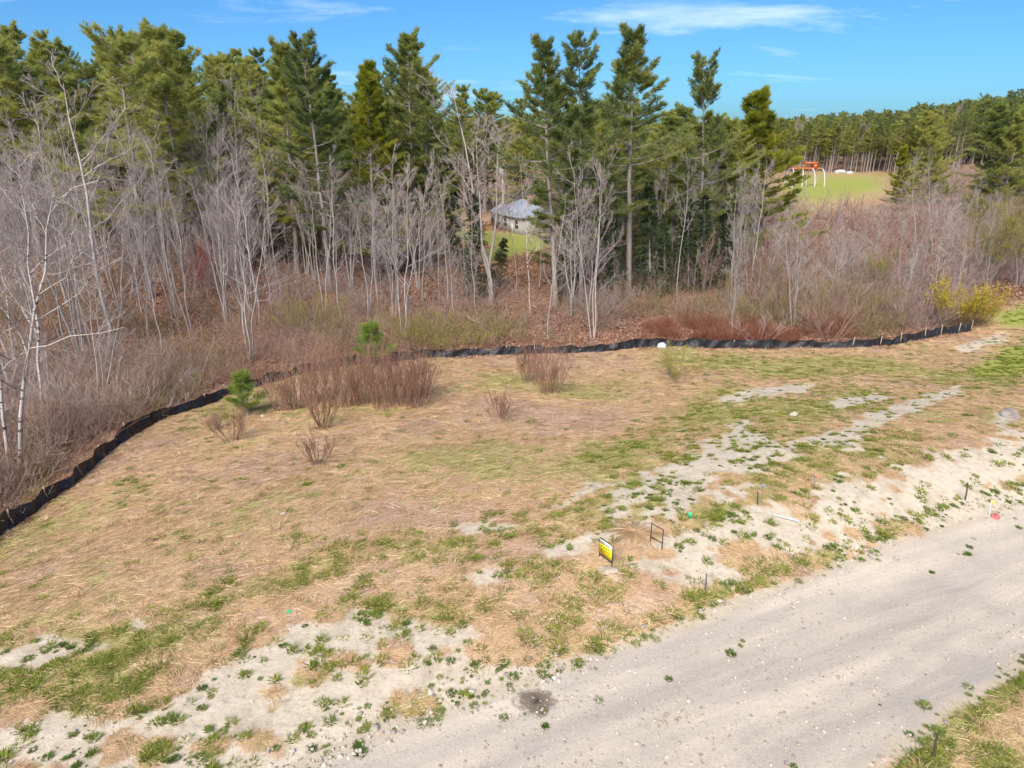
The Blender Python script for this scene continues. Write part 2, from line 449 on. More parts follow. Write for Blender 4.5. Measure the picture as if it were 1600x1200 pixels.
m_ground, N, L, P = mat_new('field_soil_grass')
tc = N.new('ShaderNodeTexCoord'); oc = tc.outputs['Object']
cov = attr(N, 'cover'); sep = N.new('ShaderNodeSeparateColor'); L.new(cov.outputs['Color'], sep.inputs[0])
aS, aG, aL = sep.outputs[0], sep.outputs[1], sep.outputs[2]
aLawn = attr(N, 'lawn').outputs['Fac']
n1 = node_noise(N, L, .9, 6, .62, oc, .4); n2 = node_noise(N, L, 4.5, 7, .7, oc, .1); n3 = node_noise(N, L, 22, 4, .6, oc); n0 = node_noise(N, L, .16, 3, .5, oc)
mpS = N.new('ShaderNodeMapping'); mpS.inputs['Rotation'].default_value = (0, 0, .5); mpS.inputs['Scale'].default_value = (.35, 2.2, 1); L.new(oc, mpS.inputs[0])
nS = node_noise(N, L, 9, 5, .7, mpS.outputs[0], 1.2)
straw = ramp(N, L, nS, [(.28, lin('#9a8062')), (.45, lin('#c3a47e')), (.6, lin('#d6b992')), (.78, lin('#e6d0ac'))])
straw = mixc(N, L, rng_map(N, L, n1, .42, .68, 0, .55), straw, lin('#b08a6a'))
straw = mixc(N, L, rng_map(N, L, n0, .5, .68, 0, .45), straw, lin('#b3a06a'))
sand = ramp(N, L, n2, [(.25, lin('#b0a28c')), (.5, lin('#cabda6')), (.75, lin('#dacebb'))])
sand = mixc(N, L, rng_map(N, L, n1, .5, .68, 0, .6), sand, lin('#a89a84'))
nD = node_noise(N, L, 2.1, 6, .7, oc, .2)
sand = mixc(N, L, rng_map(N, L, nD, .57, .68, 0, .55), sand, lin('#8d7d64'))
sand = mixc(N, L, rng_map(N, L, n3, .62, .72, 0, .5), sand, lin('#7d7264'))
green = ramp(N, L, n2, [(.3, lin('#66703a')), (.55, lin('#868c4a')), (.8, lin('#a8a066'))])
leaf = ramp(N, L, n2, [(.25, lin('#6a5046')), (.5, lin('#937060')), (.75, lin('#b2937f'))])
leaf = mixc(N, L, rng_map(N, L, n1, .45, .65, 0, .6), leaf, lin('#6f6350'))
fS = rng_map(N, L, mth(N, L, 'ADD', aS, mth(N, L, 'MULTIPLY', mth(N, L, 'SUBTRACT', mth(N, L, 'ADD', mth(N, L, 'MULTIPLY', n2, .6), mth(N, L, 'MULTIPLY', n3, .4)), .5), 1.3)), .35, .65)
fG = rng_map(N, L, mth(N, L, 'ADD', aG, mth(N, L, 'MULTIPLY', mth(N, L, 'SUBTRACT', n2, .5), 1.6)), .45, .9, 0, .8)
c = mixc(N, L, fG, straw, green)
c = mixc(N, L, fS, c, sand)
c = mixc(N, L, aL, c, leaf)
lawnc = ramp(N, L, n2, [(.3, lin('#87934a')), (.55, lin('#9ea152')), (.8, lin('#b5ae6c'))])
c = mixc(N, L, aLawn, c, lawnc)
L.new(c, P.inputs['Base Color']); P.inputs['Roughness'].default_value = .95; P.inputs['Specular IOR Level'].default_value = .1
bp = N.new('ShaderNodeBump'); bp.inputs['Strength'].default_value = .7; bp.inputs['Distance'].default_value = .06
L.new(mth(N, L, 'ADD', n2, mth(N, L, 'MULTIPLY', mth(N, L, 'SUBTRACT', 1.0, aS, True), mth(N, L, 'MULTIPLY', nS, .6))), bp.inputs['Height']); L.new(bp.outputs[0], P.inputs['Normal'])

me = g.mesh('ground', m_ground, smooth=True)
ca = me.attributes.new('cover', 'FLOAT_COLOR', 'POINT')
cc = np.zeros((W_ * H_, 4), np.float32); cc[:, 0] = sa.ravel() * (bf.ravel() < 0); cc[:, 1] = gr.ravel(); cc[:, 2] = leafm.ravel(); cc[:, 3] = 1
ca.data.foreach_set('color', cc.ravel())
lw = me.attributes.new('lawn', 'FLOAT', 'POINT'); lw.data.foreach_set('value', np.clip(la.ravel() * 1.6 - .3, 0, 1).astype(np.float32))
ground = add_obj('ground', me); tag(ground, kind='structure')

# ------------------------------------------------------------------ dirt road
nT = 46
g = Geo()
wig = fbm(RA[:, 0], RA[:, 1], 1.1, 4, 9) * .22
nrmA = norm(RB - RA)
A_ = RA + nrmA * wig[:, None]; B_ = RB + nrmA * (fbm(RB[:, 0], RB[:, 1], 1.0, 4, 12) * .2)[:, None]
tt = np.linspace(0, 1, nT)
R3 = A_[:, None] * (1 - tt)[None, :, None] + B_[:, None] * tt[None, :, None]
rz_ = ground_z(R3[..., 0], R3[..., 1])
wid = np.linalg.norm(B_ - A_, axis=1)[:, None]
acr = tt[None] * wid
edge = np.minimum(tt, 1 - tt)[None] * wid
lift = .010 + .02 * np.clip(edge / 1.5, 0, 1)
ruts = -.014 * (np.exp(-((tt - .30) / .035) ** 2) + np.exp(-((tt - .46) / .04) ** 2) + np.exp(-((tt - .64) / .035) ** 2) + np.exp(-((tt - .78) / .035) ** 2))[None]
rz_ = rz_ + lift + ruts * np.clip(edge, 0, 1) + fbm(R3[..., 0], R3[..., 1], 2.5, 4, 5) * .010 * np.clip(edge / .6, 0, 1)
idx = np.arange(700 * nT).reshape(700, nT)
g.add(np.concatenate([R3, rz_[..., None]], -1), np.stack([idx[:-1, :-1], idx[:-1, 1:], idx[1:, 1:], idx[1:, :-1]], -1).reshape(-1, 4), (tt[None] + 0 * wid).ravel())
m_road, N, L, P = mat_new('packed_dirt')
tc = N.new('ShaderNodeTexCoord'); oc = tc.outputs['Object']
mp = N.new('ShaderNodeMapping'); mp.inputs['Rotation'].default_value = (0, 0, -math.atan2(road_dir[1], road_dir[0])); L.new(oc, mp.inputs[0])
mp2 = N.new('ShaderNodeMapping'); mp2.inputs['Scale'].default_value = (.16, 1.5, 1); L.new(mp.outputs[0], mp2.inputs[0])
st = node_noise(N, L, 1.0, 5, .6, mp2.outputs[0], .3)
n1 = node_noise(N, L, .8, 5, .6, oc, .3); n2 = node_noise(N, L, 7, 6, .7, oc); n3 = node_noise(N, L, 45, 3, .6, oc)
c = ramp(N, L, st, [(.32, lin('#aba295')), (.45, lin('#b9ae9f')), (.57, lin('#c4b8a6')), (.68, lin('#cfc2ae'))])
c = mixc(N, L, rng_map(N, L, n1, .45, .7, 0, .45), c, lin('#a9a196'))
c = mixc(N, L, rng_map(N, L, n2, .55, .75, 0, .45), c, lin('#8d857c'))
n4 = node_noise(N, L, 14, 6, .75, oc)
c = mixc(N, L, rng_map(N, L, n4, .5, .68, 0, .4), c, lin('#9a8f82'))
c = mixc(N, L, rng_map(N, L, n3, .58, .70, 0, .6), c, lin('#d8d0c6'))
c = mixc(N, L, rng_map(N, L, n3, .42, .34, 0, .45), c, lin('#7e766c'))
tcr = attr(N, 'tint').outputs['Fac']
ed = mth(N, L, 'MINIMUM', tcr, mth(N, L, 'SUBTRACT', 1.0, tcr))
ef = rng_map(N, L, mth(N, L, 'ADD', ed, mth(N, L, 'MULTIPLY', mth(N, L, 'SUBTRACT', n1, .5), .18)), .02, .10, 1, 0)
c = mixc(N, L, ef, c, mixc(N, L, n2, lin('#a8997f'), lin('#d2c6b2')))
# burnt oil spot on the dirt
sp = hit(836, 1098)
vs_ = N.new('ShaderNodeVectorMath'); vs_.operation = 'SUBTRACT'; L.new(oc, vs_.inputs[0]); vs_.inputs[1].default_value = tuple(sp)
vk = N.new('ShaderNodeVectorMath'); vk.operation = 'MULTIPLY'; L.new(vs_.outputs[0], vk.inputs[0]); vk.inputs[1].default_value = (.95, 1.25, 1)
vm = N.new('ShaderNodeVectorMath'); vm.operation = 'LENGTH'; L.new(vk.outputs[0], vm.inputs[0])
nb = node_noise(N, L, 3.2, 5, .7, oc, .5)
ds = mth(N, L, 'ADD', vm.outputs['Value'], mth(N, L, 'ADD', mth(N, L, 'MULTIPLY', mth(N, L, 'SUBTRACT', n2, .5), .4), mth(N, L, 'MULTIPLY', mth(N, L, 'SUBTRACT', nb, .5), .7)))
c = mixc(N, L, rng_map(N, L, ds, .22, .46, .8, 0), c, lin('#5c4d40'))
c = mixc(N, L, rng_map(N, L, ds, .0, .22, .8, 0), c, lin('#3a312a'))
L.new(c, P.inputs['Base Color']); P.inputs['Roughness'].default_value = .95; P.inputs['Specular IOR Level'].default_value = .1
bp = N.new('ShaderNodeBump'); bp.inputs['Strength'].default_value = .6; bp.inputs['Distance'].default_value = .025
L.new(mth(N, L, 'ADD', n2, mth(N, L, 'MULTIPLY', n3, .5)), bp.inputs['Height']); L.new(bp.outputs[0], P.inputs['Normal'])
road = add_obj('dirt_road', g.mesh('dirt_road', m_road, smooth=True)); tag(road, kind='structure')

# ------------------------------------------------------------------ plant materials
M_PINE = leafy('pine_needles', [(.0, lin('#5f7045')), (.3, lin('#879455')), (.6, lin('#b0b462')), (1., lin('#d6cc70'))], .45, .40)
M_PINE_D = leafy('dark_pine_needles', [(.0, lin('#4d5e3e')), (.35, lin('#72824e')), (.7, lin('#98a058')), (1., lin('#bcb868'))], .35, .25)
M_PINE_Y = leafy('pine_needles_yellow_green', [(.0, lin('#5c682a')), (.4, lin('#8a9334')), (.7, lin('#b0ae40')), (1., lin('#d2ca52'))], .4, .2)
M_SPRUCE = leafy('hemlock_needles', [(.0, lin('#2a3825')), (.5, lin('#455838')), (1., lin('#6a784a'))], .2, .3)
M_BARK = bark('pine_bark', lin('#756a63'), lin('#b3a8a2'))
M_GREY = bark('grey_bark', lin('#8d847e'), lin('#cbc2bc'))
M_TWIG = leafy('pale_twigs', [(0, lin('#857972')), (.5, lin('#a89b94')), (1, lin('#c9beb7'))], 0, .5, .9)
M_BIRCH = bark('birch_bark', lin('#a79e96'), lin('#d2cac2'), 2., lin('#4a423a'))
M_TWIG_BR = leafy('brown_twigs', [(0, lin('#7f665a')), (.5, lin('#9f8476')), (1, lin('#bda595'))], 0, .6, .9)
M_TWIG_PU = leafy('purple_grey_twigs', [(0, lin('#7f6b67')), (.5, lin('#9f8a85')), (1, lin('#bba69f'))], 0, .6, .9)
M_TWIG_OL = leafy('olive_twigs', [(0, lin('#6c6446')), (.5, lin('#8a8058')), (1, lin('#a89c6c'))], 0, .6, .9)
M_TWIG_RED = leafy('red_twigs', [(0, lin('#734a40')), (.5, lin('#8f5e4c')), (1, lin('#b08a70'))], 0, .5, .9)
M_STEM = leafy('red_brown_stems', [(0, lin('#6a4d42')), (.5, lin('#93705f')), (1, lin('#b59680'))], 0, .4, .85)
M_STRAW = leafy('dry_straw', [(0, lin('#a38465')), (.35, lin('#cdab84')), (.7, lin('#e2c69e')), (1, lin('#f2e2c2'))], .2, .35)
M_STRAW_O = leafy('olive_straw', [(0, lin('#968f58')), (.4, lin('#b8ad70')), (.75, lin('#d3c892')), (1, lin('#e8deb4'))], .2, .35)
M_STRAW_P = leafy('pinkish_straw', [(0, lin('#a0816b')), (.4, lin('#c9a88e')), (.75, lin('#dfc4aa')), (1, lin('#f0e0cc'))], .2, .35)
M_GRASS = leafy('green_grass', [(0, lin('#566628')), (.45, lin('#7a8a38')), (.8, lin('#a0a050')), (1, lin('#c2b478'))], .3, .45)
M_WEED = leafy('dark_weeds', [(0, lin('#43562a')), (.4, lin('#5f7836')), (.75, lin('#86954c')), (1, lin('#a89a66'))], .25, .7)
M_LEAFLIT = leafy('leaf_litter', [(0, lin('#745446')), (.4, lin('#98725f')), (.75, lin('#b8967f')), (1, lin('#cfb39b'))], .15, .4)
M_BUD = leafy('spring_buds', [(0, lin('#8a8a3a')), (.5, lin('#a5a345')), (1, lin('#bcb65a'))], .3, .4)
M_FORS = leafy('yellow_blossom', [(0, lin('#a58f1e')), (.5, lin('#cdb52a')), (1, lin('#e0cf4a'))], .3, .2)
M_REDBUD = leafy('red_buds', [(0, lin('#8f4a48')), (.5, lin('#b0605c')), (1, lin('#c58078'))], .2, .4)
M_YPINE = leafy('young_pine_needles', [(0, lin('#66803a')), (.5, lin('#8a9e4c')), (1, lin('#b4bc6c'))], .3, .3)

# ------------------------------------------------------------------ branching
def grow(r, parents, prad, per, ang, ratio, k=4, t0=.25, up=.15, bend=.25, rr=.55, taper=.25, tpow=1.0):
    """children of every parent polyline; returns their polylines and radii"""
    B, kp, _ = parents.shape
    n = B * per
    pi = np.repeat(np.arange(B), per)
    t = t0 + (1 - t0) * ((np.tile(np.arange(per), B) + r.uniform(0, 1, n)) / per) ** tpow
    t = np.clip(t, 0, .985)
    f = t * (kp - 1); i = np.minimum(f.astype(int), kp - 2); w = (f - i)[:, None]
    p0 = parents[pi, i] * (1 - w) + parents[pi, i + 1] * w
    tan = norm(parents[pi, i + 1] - parents[pi, i])
    r0 = prad[pi, i] * (1 - w[:, 0]) + prad[pi, i + 1] * w[:, 0]
    q = norm(np.cross(tan, r.normal(size=(n, 3))))
    a = np.radians(ang + r.normal(0, 9, n))[:, None]
    d = norm(tan * np.cos(a) + q * np.sin(a) + np.array([0, 0, up]))
    Lp = np.linalg.norm(np.diff(parents, axis=1), axis=2).sum(1)[pi]
    Ln = Lp * ratio * (1.05 - .65 * t) * r.uniform(.65, 1.25, n)
    s = np.linspace(0, 1, k)[None, :, None]
    side = norm(r.normal(size=(n, 3)))[:, None] * bend
    pts = p0[:, None] + d[:, None] * Ln[:, None, None] * s + (np.array([0, 0, up * 1.3]) + side) * Ln[:, None, None] * s ** 2
    pts[:, 1:-1] += r.normal(0, .03, (n, k - 2, 3)) * Ln[:, None, None]
    R0 = np.minimum(r0 * rr, r0 * .9)
    rad = R0[:, None] * (1 - (1 - taper) * np.linspace(0, 1, k)[None])
    return pts, rad
def stem(r, H, r0, lean=(0, 0), wob=.02, k=9, base=(0, 0, 0), top=.12):
    s = np.linspace(0, 1, k)
    p = np.zeros((k, 3)); p[:, 2] = H * s
    p[:, 0] = base[0] + lean[0] * H * s ** 1.3 + np.cumsum(r.normal(0, wob * H / k * 2, k)) * (s > 0)
    p[:, 1] = base[1] + lean[1] * H * s ** 1.3 + np.cumsum(r.normal(0, wob * H / k * 2, k)) * (s > 0)
    p[0, :2] = base[:2]; p[0, 2] = -.4
    rad = r0 * ((1 - s) ** .8 * (1 - top) + top); rad[0] *= 1.35
    return p, rad
def bare_tree(seed, H, r0, stems=1, spread=.15, l1=12, l2=6, l3=5, l4=0, ang=40, t0=.35, rat=.45, up=.25, mb=None, mt=None, min_r=.0085, buds=None):
    r = np.random.default_rng(seed); tr, cr = Geo(), Geo()
    S, SR = [], []
    for i in range(stems):
        th = 2 * np.pi * (i + r.uniform(0, .6)) / stems; sp = spread * r.uniform(.4, 1) if stems > 1 else 0.03
        p, q = stem(r, H * r.uniform(.75, 1) if stems > 1 else H, r0 * r.uniform(.6, .85), (math.cos(th) * sp, math.sin(th) * sp), .035, base=(math.cos(th) * .12 * (stems > 1), math.sin(th) * .12 * (stems > 1), 0))
        S.append(p); SR.append(q)
    S, SR = np.array(S), np.array(SR)
    tr.tubes(S, SR, 7)
    a, ar = grow(r, S, SR, l1, ang, rat, 5, t0, up, .15, .6)
    tr.tubes(a, np.maximum(ar, min_r * 1.4), 4)
    b, br = grow(r, a, ar, l2, 38, .55, 4, .2, up, .2, .6)
    cr.tubes(b, np.maximum(br, min_r * 1.1), 3, r.uniform(0, 1, len(b)))
    c, cr_ = grow(r, b, br, l3, 36, .55, 3, .15, up, .25, .6)
    cr.tubes(c, np.maximum(cr_, min_r * .8), 3, r.uniform(0, 1, len(c)))
    if l4:
        d, dr = grow(r, c, cr_, l4, 35, .6, 3, .1, up, .25, .6)
        cr.tubes(d, np.maximum(dr, min_r * .7), 3, r.uniform(0, 1, len(d)))
    parts = [('trunk', tr.mesh('trunk', mb or M_GREY)), ('crown', cr.mesh('crown', mt or M_TWIG))]
    if buds:
        e = c[:, -1]; k = len(e)
        gb = Geo(); blades(r, gb, e, norm(r.normal(size=(k, 3))), 4, .10, .05, .9)
        parts.append(('buds', gb.mesh('buds', buds)))
    return parts, H
def blades(r, geo, pos, dirn, per, length, width, spread, upb=.0, tint=None, lenvar=.4):
    n = len(pos) * per
    P0 = np.repeat(pos, per, 0); D = norm(np.repeat(dirn, per, 0) + r.normal(0, spread, (n, 3)) + np.array([0, 0, upb]))
    Lh = length * r.uniform(1 - lenvar, 1 + lenvar, n)[:, None]
    sd = norm(np.cross(D, r.normal(size=(n, 3)))) * width * r.uniform(.6, 1.2, n)[:, None]
    V = np.stack([P0 - sd * .5 + D * Lh * .1, P0 + sd * .5 + D * Lh * .1, P0 + D * Lh], 1).reshape(-1, 3)
    F = np.arange(n * 3).reshape(n, 3)
    t = np.repeat(tint if tint is not None else r.uniform(0, 1, len(pos)), per)
    t = np.clip(t + r.normal(0, .12, n), 0, 1)
    geo.add(V, F, np.repeat(t, 3))
def pine(seed, H=22., r0=.27, crown0=.42, maxL=3.6, sparse=.0, mat=None, dead=10, lean=0., top_up=1., per=15, full=False, pe=.55):
    r = np.random.default_rng(seed); tr, cr, nd = Geo(), Geo(), Geo()
    p, q = stem(r, H, r0, (lean, 0), .012, 12, top=.06); tr.tubes(p[None], q[None], 8)
    def tp(z):
        return np.array([np.interp(z, p[:, 2], p[:, 0]), np.interp(z, p[:, 2], p[:, 1]), z])
    z = H * crown0; Ls, base, az, el = [], [], [], []
    while z < H * .985:
        s = max(0., (z / H - crown0) / (1 - crown0))
        prof = ((1 - s) ** pe * (.74 + .26 * math.sin(s * 9 + seed)) * min(1, .6 + 2.0 * s) + .10) if not full else ((1 - s) ** .75 + .06)
        k = r.integers(3, 6)
        a0 = r.uniform(0, 6.28)
        for i in range(k):
            if r.uniform() < sparse: continue
            base.append(tp(z + r.uniform(-.15, .15))); az.append(a0 + i * 6.28 / k + r.normal(0, .25))
            Ls.append(maxL * prof * r.uniform(.42, 1.25)); el.append(math.radians(-6 + 50 * s ** 1.8 * top_up + r.normal(0, 6)))
        z += (.95 if not full else .72) * r.uniform(.7, 1.4) * (.6 + .4 * (1 - s))
    base = np.array(base); az = np.array(az); el = np.array(el); Ls = np.array(Ls)
    d = np.stack([np.cos(az) * np.cos(el), np.sin(az) * np.cos(el), np.sin(el)], 1)
    k = 6; s = np.linspace(0, 1, k)
    limb = base[:, None] + d[:, None] * (Ls[:, None] * s)[..., None] + np.array([0, 0, 1.]) * (Ls[:, None] * .22 * s ** 2.2)[..., None]
    lr = (.018 + .014 * Ls)[:, None] * (1 - .8 * s)
    cr.tubes(limb, lr, 3, .4)
    # side shoots lie flat and carry the needles in plumes
    nsub = 13
    n = len(limb) * nsub; pi = np.repeat(np.arange(len(limb)), nsub)
    t = np.tile(np.linspace(.30, 1., nsub), len(limb)) + r.normal(0, .03, n); t = np.clip(t, .22, .99)
    f = t * (k - 1); i = np.minimum(f.astype(int), k - 2); w = (f - i)[:, None]
    p0 = limb[pi, i] * (1 - w) + limb[pi, i + 1] * w; tan = norm(limb[pi, i + 1] - limb[pi, i])
    side = norm(np.cross(tan, np.array([0, 0, 1.]))) * np.where(np.arange(n) % 2, 1, -1)[:, None]
    dd = norm(tan * .75 + side * (.9 * (1.15 - t))[:, None] + np.array([0, 0, .10]) + r.normal(0, [.14, .14, .06], (n, 3)))
    sl = Ls[pi] * (.50 - .30 * t) * r.uniform(.6, 1.3, n) + .15
    keep = r.uniform(size=n) > .1
    p0, dd, sl = p0[keep], dd[keep], sl[keep]
    s3 = np.linspace(0, 1, 3)
    sub = p0[:, None] + dd[:, None] * (sl[:, None] * s3)[..., None] + np.array([0, 0, .12]) * (sl[:, None] * s3 ** 2)[..., None]
    cr.tubes(sub, np.array([.02, .014, .008]) * np.ones((len(sub), 1)), 3, .5)
    nt = 6
    tt_ = np.tile(np.linspace(.2, 1, nt), len(sub)); si = np.repeat(np.arange(len(sub)), nt)
    pos = p0[si] + dd[si] * (sl[si] * tt_)[:, None] + r.normal(0, [.10, .10, .05], (len(si), 3))
    limb_t = np.repeat(r.uniform(0, 1, len(limb)), nsub)[keep][si]
    hh = np.clip((pos[:, 2] / H - crown0) / (1 - crown0), 0, 1)
    tint = np.clip(.25 + .5 * limb_t + r.normal(0, .12, len(si)), 0, 1)
    blades(r, nd, pos, dd[si], per, .36, .036, np.array([.6, .6, .35]), .2, tint)
    # dead lower limbs
    if dead:
        zz = H * r.uniform(.10, crown0 + .05, dead); aa = r.uniform(0, 6.28, dead); LL = r.uniform(.6, 2.6, dead)
        ds = np.stack([np.cos(aa), np.sin(aa), r.normal(.02, .12, dead)], 1)
        b0 = np.array([tp(v) for v in zz])
        dp = b0[:, None] + ds[:, None] * (LL[:, None] * np.linspace(0, 1, 5))[..., None] + r.normal(0, .06, (dead, 5, 3)) * np.linspace(0, 1, 5)[None, :, None]
        dr = np.linspace(.035, .01, 5)[None] * np.ones((dead, 1))
        cr.tubes(dp, dr, 3, .8)
        c2, r2 = grow(r, dp, dr, 4, 50, .35, 3, .3, .0, .2, .6); cr.tubes(c2, np.maximum(r2, .009), 3, .8)
    for V_, F_, A_v in zip(cr.v, cr.f, cr.a): tr.v.append(V_); tr.f.append(F_ + tr.n); tr.a.append(A_v)
    return [('trunk', tr.mesh('trunk', M_BARK)), ('crown', nd.mesh('crown', mat or M_PINE))], H
def hemlock(seed, H=12., W=2.4, mat=None, per=10):
    r = np.random.default_rng(seed); tr, nd, cr = Geo(), Geo(), Geo()
    p, q = stem(r, H, H * .012, (0, 0), .01, 8, top=.08); tr.tubes(p[None], q[None], 6)
    n = int(H * 22); zz = H * r.uniform(.05, .98, n) ; s = zz / H
    L_ = W * (1 - s) ** .8 * r.uniform(.5, 1.15, n) + .1; a = r.uniform(0, 6.28, n)
    d = np.stack([np.cos(a), np.sin(a), -.12 + .5 * s], 1); b0 = np.stack([np.interp(zz, p[:, 2], p[:, 0]), np.interp(zz, p[:, 2], p[:, 1]), zz], 1)
    s5 = np.linspace(0, 1, 5)
    limb = b0[:, None] + d[:, None] * (L_[:, None] * s5)[..., None] - np.array([0, 0, .22]) * (L_[:, None] * s5 ** 2)[..., None]
    cr.tubes(limb, .02 * (1 - .7 * s5)[None] * np.ones((n, 1)), 3, .2)
    m = 9; t = np.tile(np.linspace(.2, 1, m), n); li = np.repeat(np.arange(n), m)
    pos = b0[li] + d[li] * (L_[li] * t)[:, None] - np.array([0, 0, .22]) * (L_[li] * t ** 2)[:, None]
    side = norm(np.cross(d[li], np.array([0, 0, 1.]))) * r.normal(0, .28, len(li))[:, None] * (L_[li] * (1.1 - t))[:, None]
    pos = pos + side + r.normal(0, .04, pos.shape)
    blades(r, nd, pos, d[li], per, .26, .04, .5, -.05, np.clip(np.repeat(r.uniform(0, 1, n), m), 0, 1))
    for V_, F_, A_v in zip(cr.v, cr.f, cr.a): tr.v.append(V_); tr.f.append(F_ + tr.n); tr.a.append(A_v)
    return [('trunk', tr.mesh('trunk', M_BARK)), ('crown', nd.mesh('crown', mat or M_SPRUCE))], H
def bush(seed, H=2.4, stems=30, W=.5, flare=.35, mat=None, twigs=5, r0=.012, leafmat=None, leaf=.08, lper=3, l2=3, wild=.07, tang=28):
    r = np.random.default_rng(seed); g_, tw = Geo(), Geo()
    th = r.uniform(0, 6.28, stems); rr = W * np.sqrt(r.uniform(0, 1, stems)) * .5
    s = np.linspace(0, 1, 5); h = H * r.uniform(.55, 1.05, stems)
    b0 = np.stack([rr * np.cos(th), rr * np.sin(th), np.full(stems, -.1)], 1)
    d = np.stack([np.cos(th) * flare * (rr / W * 2 + .1), np.sin(th) * flare * (rr / W * 2 + .1), np.ones(stems)], 1) + r.normal(0, wild, (stems, 3))
    pts = b0[:, None] + d[:, None] * (h[:, None] * s)[..., None]; pts[:, 1:] += r.normal(0, .02 * H, (stems, 4, 3))
    rad = r0 * (1 - .7 * s)[None] * r.uniform(.7, 1.3, stems)[:, None]
    g_.tubes(pts, rad, 3, r.uniform(0, .7, stems))
    c, cr_ = grow(r, pts, rad, twigs, tang, .4, 3, .3, .35 if tang < 40 else .1, .15 if tang < 40 else .35, .7)
    tw.tubes(c, np.maximum(cr_, r0 * .45), 3, r.uniform(.3, 1, len(c)))
    e = c
    if l2:
        e, er = grow(r, c, cr_, l2, 30, .5, 3, .2, .3, .2, .7)
        tw.tubes(e, np.maximum(er, r0 * .4), 3, r.uniform(.3, 1, len(e)))
    parts = [('stems', g_.mesh('stems', mat or M_STEM)), ('twigs', tw.mesh('twigs', mat or M_STEM))]
    if leafmat:
        pos = e[:, 1:].reshape(-1, 3); gl = Geo()
        blades(r, gl, pos, norm(r.normal(size=pos.shape)), lper, leaf, leaf * .6, .8, .2)
        parts.append(('leaves', gl.mesh('leaves', leafmat)))
    return parts, H

# ------------------------------------------------------------------ prototypes
PINES = [pine(101, 22, .27, .36, 4.6, .06), pine(102, 22, .25, .44, 4.3, .10, dead=10), pine(103, 21, .25, .30, 4.8, .06), pine(104, 23, .28, .46, 4.2, .1, dead=12), pine(105, 20, .24, .26, 4.4, .05), pine(106, 22, .26, .55, 3.8, .08, dead=12)]
PINE_TALL = [pine(111, 22, .26, .34, 5.0, .14, M_PINE_D, dead=9, pe=.55, per=15), pine(112, 22, .25, .28, 4.8, .16, M_PINE_D, dead=8, pe=.5, per=15), pine(113, 22, .26, .36, 4.9, .24, dead=14, pe=.45)]
PINE_YEL = [pine(121, 18, .2, .16, 3.4, .12, M_PINE_Y, 4, full=True), pine(122, 12, .15, .1, 3.4, .05, M_PINE_Y, 0, full=True)]
PINE_FULL = [pine(131, 16, .2, .12, 4.2, .08, None, 3, full=True), pine(132, 14, .18, .08, 4.2, .1, None, 3, full=True)]
HEML = [hemlock(141, 12, 2.3), hemlock(142, 9, 2.2), hemlock(143, 14, 2.0)]
BARE = [bare_tree(201, 13, .13, 1, l1=15, l2=6, l3=4, l4=3, t0=.35, ang=52, rat=.36, up=.10),
        bare_tree(202, 14, .105, 3, .16, l1=11, l2=5, l3=4, l4=3, t0=.4, ang=46, rat=.30, up=.10),
        bare_tree(203, 12, .09, 1, l1=15, l2=5, l3=4, l4=3, t0=.25, ang=62, rat=.26, up=.08),
        bare_tree(204, 15, .12, 2, .12, l1=11, l2=6, l3=4, l4=3, t0=.45, ang=48, rat=.32, up=.10),
        bare_tree(205, 11, .065, 3, .14, l1=9, l2=5, l3=4, l4=3, t0=.3, ang=46, rat=.28, up=.12),
        bare_tree(206, 15, .11, 1, l1=12, l2=5, l3=4, l4=3, t0=.5, ang=50, rat=.24, up=.15)]
BIRCH = [bare_tree(211, 14, .12, 1, l1=14, l2=5, l3=4, l4=3, t0=.35, ang=52, rat=.28, up=.08, mb=M_BIRCH), bare_tree(212, 12, .10, 2, .2, l1=11, l2=5, l3=4, l4=3, t0=.3, ang=54, rat=.34, up=.06, mb=M_BIRCH)]
SNAG = [bare_tree(221, 5, .10, 1, l1=5, l2=3, l3=2, t0=.4, ang=55, rat=.3, up=.05)]
SAPL = [bare_tree(231, 8, .045, 1, l1=13, l2=4, l3=3, t0=.2, ang=50, rat=.26, up=.1, mt=M_TWIG_PU), bare_tree(232, 7, .04, 2, .16, l1=9, l2=4, l3=3, t0=.2, ang=46, rat=.28, up=.12, mt=M_TWIG_PU, mb=M_TWIG_PU),
        bare_tree(233, 6.5, .04, 3, .25, l1=8, l2=4, l3=3, t0=.15, ang=46, rat=.32, up=.12, mt=M_TWIG_BR, mb=M_TWIG_BR), bare_tree(234, 7.5, .05, 1, .18, l1=12, l2=5, l3=3, t0=.2, ang=55, rat=.3, up=.08, mt=M_TWIG)]
WILLOW = [bare_tree(241, 8, .08, 5, .35, l1=10, l2=6, l3=5, t0=.15, ang=34, rat=.4, mt=M_TWIG_OL, mb=M_BARK, buds=M_BUD)]
REDTREE = [bare_tree(251, 7, .05, 2, .15, l1=12, l2=6, l3=4, t0=.2, ang=36, rat=.38, mt=M_REDBUD, buds=M_REDBUD)]
SHRUB = [bush(301, 2.5, 42, 1.0, .35, twigs=5), bush(302, 2.2, 30, .8, .4, twigs=5), bush(303, 1.3, 14, .35, .5, twigs=5)]
SHRUB_GR = [bush(304, 1.6, 16, .4, .9, M_TWIG_OL, 6, .010, M_BUD, .05, 2)]
BRUSH = [bush(311, 2.2, 11, 1.0, 1.1, M_TWIG_BR, 5, .018, l2=3, wild=.38, tang=52), bush(312, 2.6, 9, .9, 1.2, M_TWIG, 5, .019, l2=3, wild=.4, tang=50), bush(313, 1.8, 12, 1.1, 1.1, M_TWIG_OL, 5, .018, l2=3, wild=.35, tang=50), bush(314, 2.4, 11, 1.0, .9, M_TWIG_PU, 5, .018, l2=3, wild=.3, tang=45)]
